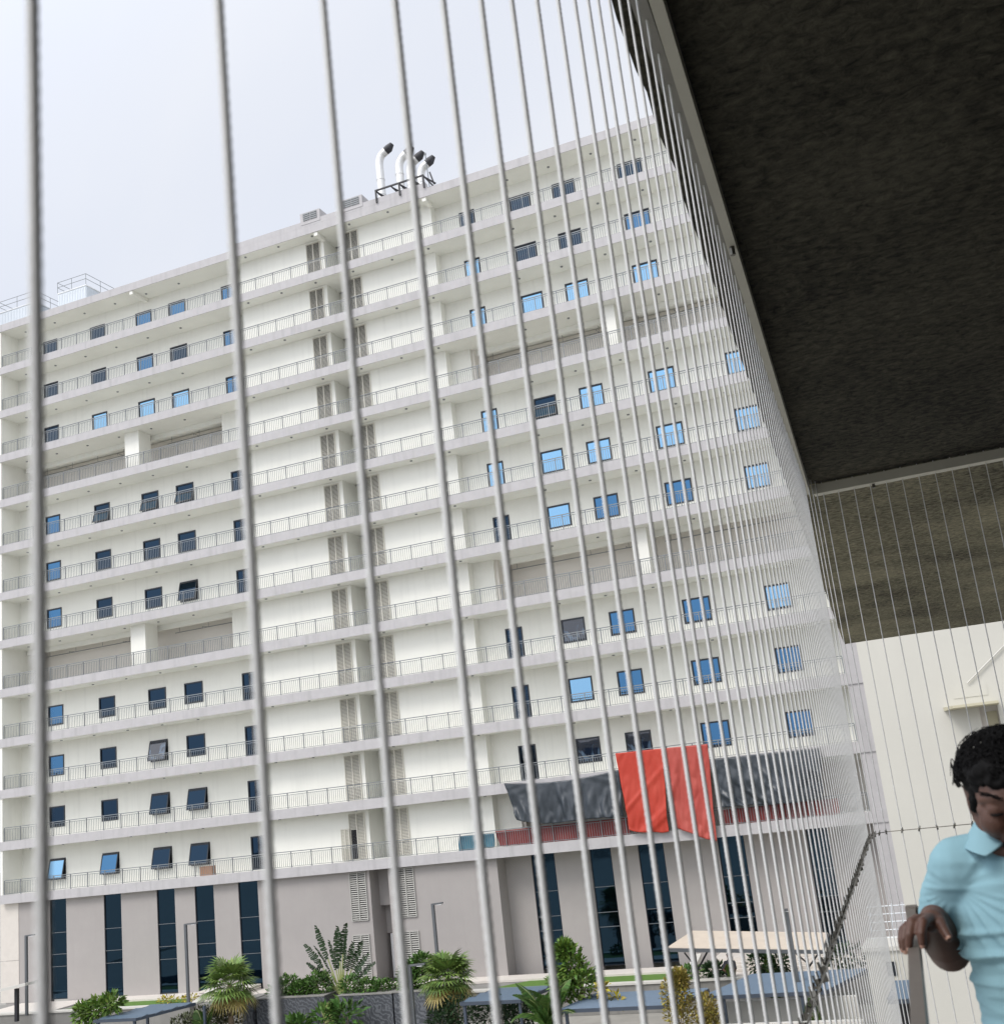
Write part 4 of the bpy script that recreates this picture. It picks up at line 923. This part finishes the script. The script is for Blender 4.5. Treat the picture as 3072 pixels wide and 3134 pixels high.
for s in (-1,1):
    limb(b, [(h(s*.056,.0,-.048),.024),(h(s*.040,-.045,-.086),.020),(h(0,-.066,-.098),.021)])
    sphere(b, h(s*.037,-.052,-.030), (.030,.034,.034), rot=HR)
    sphere(b, h(s*.050,-.046,-.012), (.018,.024,.016), rot=HR)
    limb(b, [(h(s*.008,-.080,.016),.0115),(h(s*.030,-.0745,.019),.0125),(h(s*.050,-.059,.013),.0115)])
    sphere(b, h(s*.031,-.0735,-.003), (.0175,.0135,.014), rot=HR)
    sphere(b, h(s*.0135,-.098,-.040), (.010,.011,.008), rot=HR)
    sphere(b, h(s*.077,.012,-.014), (.010,.021,.033), rot=HR); limb(b, [(h(s*.074,-.004,.006),.007),(h(s*.083,.016,.016),.007),(h(s*.083,.028,-.006),.006),(h(s*.076,.006,-.046),.007)])
    limb(b, [(h(0,-.092,-.0655),.0085),(h(s*.014,-.088,-.0665),.0075),(h(s*.024,-.080,-.068),.005)])
    limb(b, [(h(0,-.089,-.0775),.0095),(h(s*.013,-.085,-.077),.0085),(h(s*.022,-.078,-.071),.005)])
sphere(b, h(0,-.060,-.055), (.036,.030,.030), rot=HR)
limb(b, [(h(0,-.084,.012),.0095),(h(0,-.097,-.015),.0095),(h(0,-.107,-.036),.0125)])
limb(b, [(h(0,.012,-.03),.060),(Vector((.042,2.47,-.185)),.058),(Vector((.048,2.50,-.25)),.075)])
# trunk under the shirt, kept slim so that it stays inside the cloth
limb(b, [((.052,2.48,-.30),.09),((.055,2.48,-.55),.09),((.055,2.48,-.80),.095)])
# right arm on the rail
SH = Vector((-.090,2.452,-.222)); EL = Vector((-.138,2.60,-.395)); WR = Vector((-.146,2.425,-.311))
limb(b, [((.03,2.47,-.25),.05),(SH,.036),(SH.lerp(EL,.6),.038),(EL,.042),(EL.lerp(WR,.3),.044),(EL.lerp(WR,.65),.036),(WR,.026)])
# palm and fingers closing over the rail
limb(b, [(WR,.024),((-.147,2.395,-.311),.022)]); 
for K in ((-.151,2.366,-.3045),(-.1625,2.368,-.304),(-.174,2.376,-.306),(-.183,2.388,-.311)):
    limb(b, [((-.148+ (K[0]+.165)*.5,2.405,-.311),.0135),(K,.0115)])
limb(b, [((-.142,2.40,-.314),.016),((-.152,2.375,-.318),.012)])
FING = [([(-.151,2.366,-.3045),(-.1585,2.318,-.303),(-.164,2.302,-.318),(-.1662,2.303,-.337)],(.0112,.0098,.0088,.0078)),
        ([(-.1625,2.368,-.304),(-.1785,2.324,-.304),(-.1855,2.308,-.3215),(-.1905,2.312,-.3415)],(.0112,.0098,.0088,.0078)),
        ([(-.174,2.376,-.306),(-.1925,2.342,-.313),(-.1975,2.330,-.3305),(-.1995,2.334,-.3495)],(.0106,.0092,.0084,.0075)),
        ([(-.183,2.388,-.311),(-.2010,2.365,-.320),(-.2055,2.354,-.3350),(-.2065,2.355,-.350)],(.0095,.0083,.0075,.0068)),
        ([(-.139,2.412,-.309),(-.1325,2.372,-.313),(-.1275,2.352,-.3235),(-.1215,2.338,-.3345)],(.0145,.0118,.0105,.0088))]
for pts, rs in FING: limb(b, list(zip(pts, rs)), n=12, k=8)
# left arm hanging
limb(b, [((.075,2.47,-.24),.06),((.215,2.46,-.222),.05),((.255,2.49,-.50),.042),((.250,2.42,-.735),.028)])
limb(b, [((.250,2.42,-.735),.026),((.247,2.405,-.80),.028),((.246,2.40,-.83),.024)])
for i in range(4):
    limb(b, [((.246+.004*i,2.375+.018*i,-.83),.010),((.243+.003*i,2.37+.017*i,-.868),.009),((.238+.003*i,2.372+.016*i,-.892+.006*(i in (0,3))),.0075)])
limb(b, [((.238,2.385,-.79),.013),((.226,2.365,-.825),.010),((.222,2.36,-.852),.008)])
# legs
for s in (-1,1):
    limb(b, [((.055+s*.085,2.48,-.85),.085),((.055+s*.09,2.47,-1.22),.05),((.055+s*.092,2.49,-1.58),.038)])
fuse(b, 'body', M['skin'], man, .0027, 9, .5)
# nails
for pts, rs in FING:
    p = Vector(pts[3]); d = (Vector(pts[3])-Vector(pts[2])).normalized(); nrm = Vector((0,-1,0)); nrm = (nrm - d*nrm.dot(d)).normalized(); sdv = d.cross(nrm)
    nm = MB(); c_ = p + nrm*rs[3]*.86 + d*.0005; w_ = rs[3]*.62
    vs = []
    for j in range(5):
        for i in range(5):
            u_ = (i/4-.5)*2; v_ = (j/4-.5)*2; sc_ = 1-.25*max(0,v_)**2
            vs.append(c_+sdv*u_*w_*sc_+d*v_*.0068-nrm*(u_*u_)*.0022)
    nm.add(vs, [(j*5+i,j*5+i+1,(j+1)*5+i+1,(j+1)*5+i) for j in range(4) for i in range(4)])
    nm.build('finger_nail', M['nail'], man, smooth=True)
# eyes: a slit of white under the lowered lids, brows and moustache
for s in (-1,1):
    e_ = MB(); sphere(e_, h(s*.031,-.0785,-.0105), (.0130,.0095,.0034), 16, 10, HR); e_.build('eye', M['hair'], man, smooth=True)
    br = MB(); rng = random.Random(4+s)
    for i in range(70):
        t_ = rng.random(); x_ = s*(.014+.036*t_); y_ = -.0925+.024*t_*t_; z_ = .020+.008*math.sin(t_*2.4)+rng.uniform(-.0035,.0035)
        br.tube([h(x_,y_,z_), h(x_+s*.008,y_-.001+.004*t_,z_+rng.uniform(-.001,.003))], [.0006,.0003], 4, False)
    br.build('eyebrow', M['hair'], man)
mo = MB(); rng = random.Random(8)
for i in range(420):
    x_ = rng.uniform(-.030,.030); z_ = -.055+rng.uniform(-.006,.004)-abs(x_)*.25; y_ = -.0965+abs(x_)**1.6*2.6
    mo.tube([h(x_,y_,z_), h(x_*1.08,y_-.0015,z_-.007)], [.0008,.0004], 4, False)
mo.build('moustache', M['hair'], man)
# hair: thick cap with loose curls
hb = MB()
sphere(hb, h(0,.022,.028), (.087,.102,.071), 40, 26, HR); sphere(hb, h(0,-.026,.058), (.076,.064,.040), 30, 20, HR); sphere(hb, h(0,.05,.0), (.083,.075,.078), 30, 20, HR)
for s in (-1,1): limb(hb, [(h(s*.064,-.006,.045),.030),(h(s*.070,-.010,.01),.013),(h(s*.072,-.012,-.022),.006)])
def hair_post(me, off):
    for v in me.vertices:
        p = v.co; q = p*34; nz = noise.noise(q)+.6*noise.noise(q*2.3); v.co = p + v.normal*nz*.0085
ho = fuse(hb, 'hair', M['hair'], man, .004, 3, .5, hair_post)
cu = MB(); rng = random.Random(17)
for i in range(1300):
    a = rng.uniform(0,6.283); el = math.asin(rng.uniform(-.12,1))
    d = Vector((math.cos(a)*math.cos(el), math.sin(a)*math.cos(el), math.sin(el)))
    if d.y < -.45 and d.z < .30: continue
    p = Vector((0,.020,.036))+Vector((d.x*.089,d.y*.100,d.z*.073))
    if d.y < -.2: p += Vector((0,-.004,.014*max(0,d.z)))
    t1 = d.orthogonal().normalized(); t2 = d.cross(t1); ph = rng.uniform(0,6.28); rr = rng.uniform(.004,.011) if i % 9 else rng.uniform(.011,.017); L_ = rng.uniform(.2,1.0)
    pts = []
    for j in range(9):
        g_ = ph+j*rng.uniform(.5,.75); pts.append(h(*(p + (t1*math.cos(g_)+t2*math.sin(g_))*rr + d*(rr*.9*math.sin(j*.39*L_+.2)+.002))))
    cu.tube(pts, [.0011]*6+[.0009,.0007,.0004], 5, False)
cu.build('loose_curls', M['hair'], ho)
# polo shirt
sm_ = MB()
def ring_body(mb):
    rows = [(-.175,2.485,.042,.078,.074),(-.20,2.485,.046,.118,.085),(-.225,2.482,.05,.150,.098),(-.26,2.478,.052,.162,.108),(-.32,2.47,.054,.160,.115),(-.40,2.465,.056,.157,.118),(-.50,2.465,.056,.156,.122),(-.62,2.467,.056,.162,.124),(-.74,2.467,.056,.168,.126)]
    for (z1,y1,x1,a1,b1),(z2,y2,x2,a2,b2) in zip(rows, rows[1:]):
        for i in range(5):
            t_ = i/5; sphere(mb, (x1+(x2-x1)*t_, y1+(y2-y1)*t_, z1+(z2-z1)*t_), (a1+(a2-a1)*t_, b1+(b2-b1)*t_, .045), 32, 12)
ring_body(sm_)
limb(sm_, [((.02,2.475,-.217),.060),((-.082,2.457,-.227),.058),(SH.lerp(EL,.35)+Vector((.002,0,0)),.060),(SH.lerp(EL,.62),.059),(SH.lerp(EL,.9),.057)])
limb(sm_, [((.09,2.475,-.215),.062),((.205,2.46,-.225),.064),((.242,2.48,-.40),.066),((.248,2.485,-.50),.06)])
def wr(p):
    # folds sweeping from the right armpit across the chest, gathers at waist and sleeve
    a = Vector((-.098,2.40,-.262)); d = p-a; ang = math.atan2(d.z, abs(d.x)+.001); r_ = math.hypot(d.x, d.z); f = 0
    fr_ = (1 if p.y < 2.47 else .3)
    wob = .10*noise.noise(Vector((p.x*9, p.z*9, 4)))
    for a0, am, cv, w_ in ((-1.15,.8,.9,.075),(-.86,1.0,1.3,.06),(-.60,.9,1.5,.055),(-.38,1.1,1.3,.05),(-.15,.7,1.0,.06),(.12,.8,.6,.07),(.42,.6,.3,.09),(.8,.5,0,.10)):
        f += am*math.exp(-((ang-a0+cv*(r_-.08)+wob)/w_)**2)
    k_ = min(1, max(0,(r_-.02)/.06))
    f *= k_*math.exp(-((r_-.05)/.13)**2 if r_ > .05 else 0)
    g_ = noise.noise(Vector((p.x*4+p.z*5, p.y*3, p.z*24))); f2 = max(0, 1-abs(g_)*3.0)
    side = math.exp(-((p.x+.09)/.09)**2); wz = math.exp(-((p.z+.385)/.05)**2)
    h_ = noise.noise(Vector((p.x*7, p.y*5, p.z*7)))
    return fr_*.0058*f + .0085*f2*(.30+wz*(.4+1.2*side)) + .004*h_
def shirt_post(me, off):
    cut(me, (0,0,-.735), (0,0,-1), off)
    bm = bmesh.new(); bm.from_mesh(me)
    # neck opening, deeper at the front
    dl = []; ax = (EL-SH).normalized(); la_ = (EL-SH).length
    for v in bm.verts:
        p = v.co+off; t_ = (p-SH).dot(ax)
        if t_ > la_*.66 and (p-SH-ax*t_).length < .085 and p.x < -.075: dl.append(v); continue
        q = p-Vector((.043,2.475,-.165)); front = q.y < -.02
        if (q.x/.058)**2+((q.y)/.066)**2 < 1 and p.z > -.20: dl.append(v)
        elif front and p.z > -.265 and abs(p.x-.045+ (p.z+.2)*.15) < .012+max(0,(p.z+.265))*.42: dl.append(v)
    bmesh.ops.delete(bm, geom=dl, context='VERTS'); bm.to_mesh(me); bm.free(); me.update()
    nrm = [v.normal.copy() for v in me.vertices]
    for v, n_ in zip(me.vertices, nrm): v.co = v.co + n_*wr(v.co+off)
shirt = fuse(sm_, 'polo_shirt', M['shirt'], man, .0042, 14, .5, shirt_post)
sl_ = shirt.modifiers.new('cloth','SOLIDIFY'); sl_.thickness = .0025; sl_.offset = -1
# collar flaps and sleeve hem
def strip(name, top, bot, m, par, th_=.003):
    mb = MB(); n_ = len(top); k_ = 6; vs = []
    for j in range(k_+1):
        for a_, c_ in zip(top, bot): 
            t_ = j/k_; vs.append(Vector(a_).lerp(Vector(c_), t_)+Vector((0,-.006*math.sin(math.pi*t_),0)))
    mb.add(vs, [(j*n_+i, j*n_+i+1, (j+1)*n_+i+1, (j+1)*n_+i) for j in range(k_) for i in range(n_-1)])
    o = mb.build(name, m, par, smooth=True); s_ = o.modifiers.new('t','SOLIDIFY'); s_.thickness = th_; sb = o.modifiers.new('sub','SUBSURF'); sb.levels = 1; sb.render_levels = 1
    return o
strip('collar', [(.05,2.553,-.125),(.0,2.545,-.128),(-.030,2.51,-.133),(-.036,2.46,-.143),(-.022,2.418,-.160),(.008,2.392,-.186)], [(.05,2.578,-.170),(-.012,2.566,-.172),(-.062,2.515,-.180),(-.073,2.445,-.187),(-.058,2.378,-.192),(-.030,2.360,-.204)], M['shirt'], shirt)
strip('collar', [(.05,2.553,-.125),(.095,2.545,-.128),(.122,2.51,-.133),(.126,2.46,-.143),(.108,2.418,-.160),(.072,2.392,-.186)], [(.05,2.578,-.170),(.108,2.566,-.172),(.150,2.515,-.180),(.160,2.445,-.187),(.145,2.378,-.192),(.110,2.360,-.204)], M['shirt'], shirt)
strip('placket', [(.030,2.388,-.20),(.040,2.386,-.205),(.050,2.388,-.21)], [(.045,2.352,-.34),(.055,2.350,-.34),(.065,2.352,-.34)], M['shirt'], shirt, .002)
for i in range(2):
    bt = MB(); sphere(bt, (.045+.006*i,2.360-.009*i,-.245-.04*i), (.0055,.0025,.0055), 10, 6); bt.build('button', M['white_metal'], shirt, smooth=True)
tr = MB()
limb(tr, [((.055-.02,2.47,-.72),.12),((.055+.02,2.47,-.72),.12)])
for s in (-1,1): limb(tr, [((.055+s*.075,2.47,-.76),.112),((.055+s*.09,2.465,-1.2),.082),((.055+s*.092,2.48,-1.585),.07)])
fuse(tr, 'trousers', M['trouser'], man, .012, 6, .5)
for s in (-1,1):
    sh_ = MB(); limb(sh_, [((.055+s*.092,2.53,FZ+.045),.045),((.055+s*.10,2.34,FZ+.035),.035)]); fuse(sh_, 'shoe', M['shoe'], man, .01, 4, .5, lambda me, off: cut(me, (0,0,FZ+.002), (0,0,-1), off))
# seated figure under the canopy
p2 = thing('person', 'small distant person in dark clothes sitting below the cream canopy', 'person', (-13.75,60.75,-9.9))
b = MB(); limb(b, [((-13.75,60.75,-8.93),.10),((-13.75,60.78,-9.02),.085),((-13.75,60.8,-9.16),.06)]); limb(b, [((-13.6,60.75,-9.3),.06),((-13.45,60.5,-9.55),.05),((-13.6,60.3,-9.6),.045)]); limb(b, [((-13.9,60.75,-9.3),.06),((-14.05,60.5,-9.55),.05),((-13.9,60.3,-9.6),.045)])
fuse(b, 'body', M['skin'], p2, .02, 4, .5)
b = MB(); limb(b, [((-13.75,60.8,-9.22),.14),((-13.75,60.82,-9.5),.2),((-13.75,60.85,-9.72),.2)]); limb(b, [((-13.95,60.8,-9.27),.11),((-14.06,60.55,-9.52),.08)]); limb(b, [((-13.55,60.8,-9.27),.11),((-13.44,60.55,-9.52),.08)])
fuse(b, 'dark_top', M['darkcloth'], p2, .03, 4, .5)
b = MB(); sphere(b, (-13.75,60.78,-8.89), (.112,.115,.10), 16, 10); fuse(b, 'hair', M['hair'], p2, .02, 2, .5)
b = MB(); 
for s in (-1,1): limb(b, [((-13.75+s*.12,60.8,-9.8),.11),((-13.75+s*.14,60.42,-9.72),.09)])
fuse(b, 'trousers', M['darkcloth'], p2, .03, 4, .5)
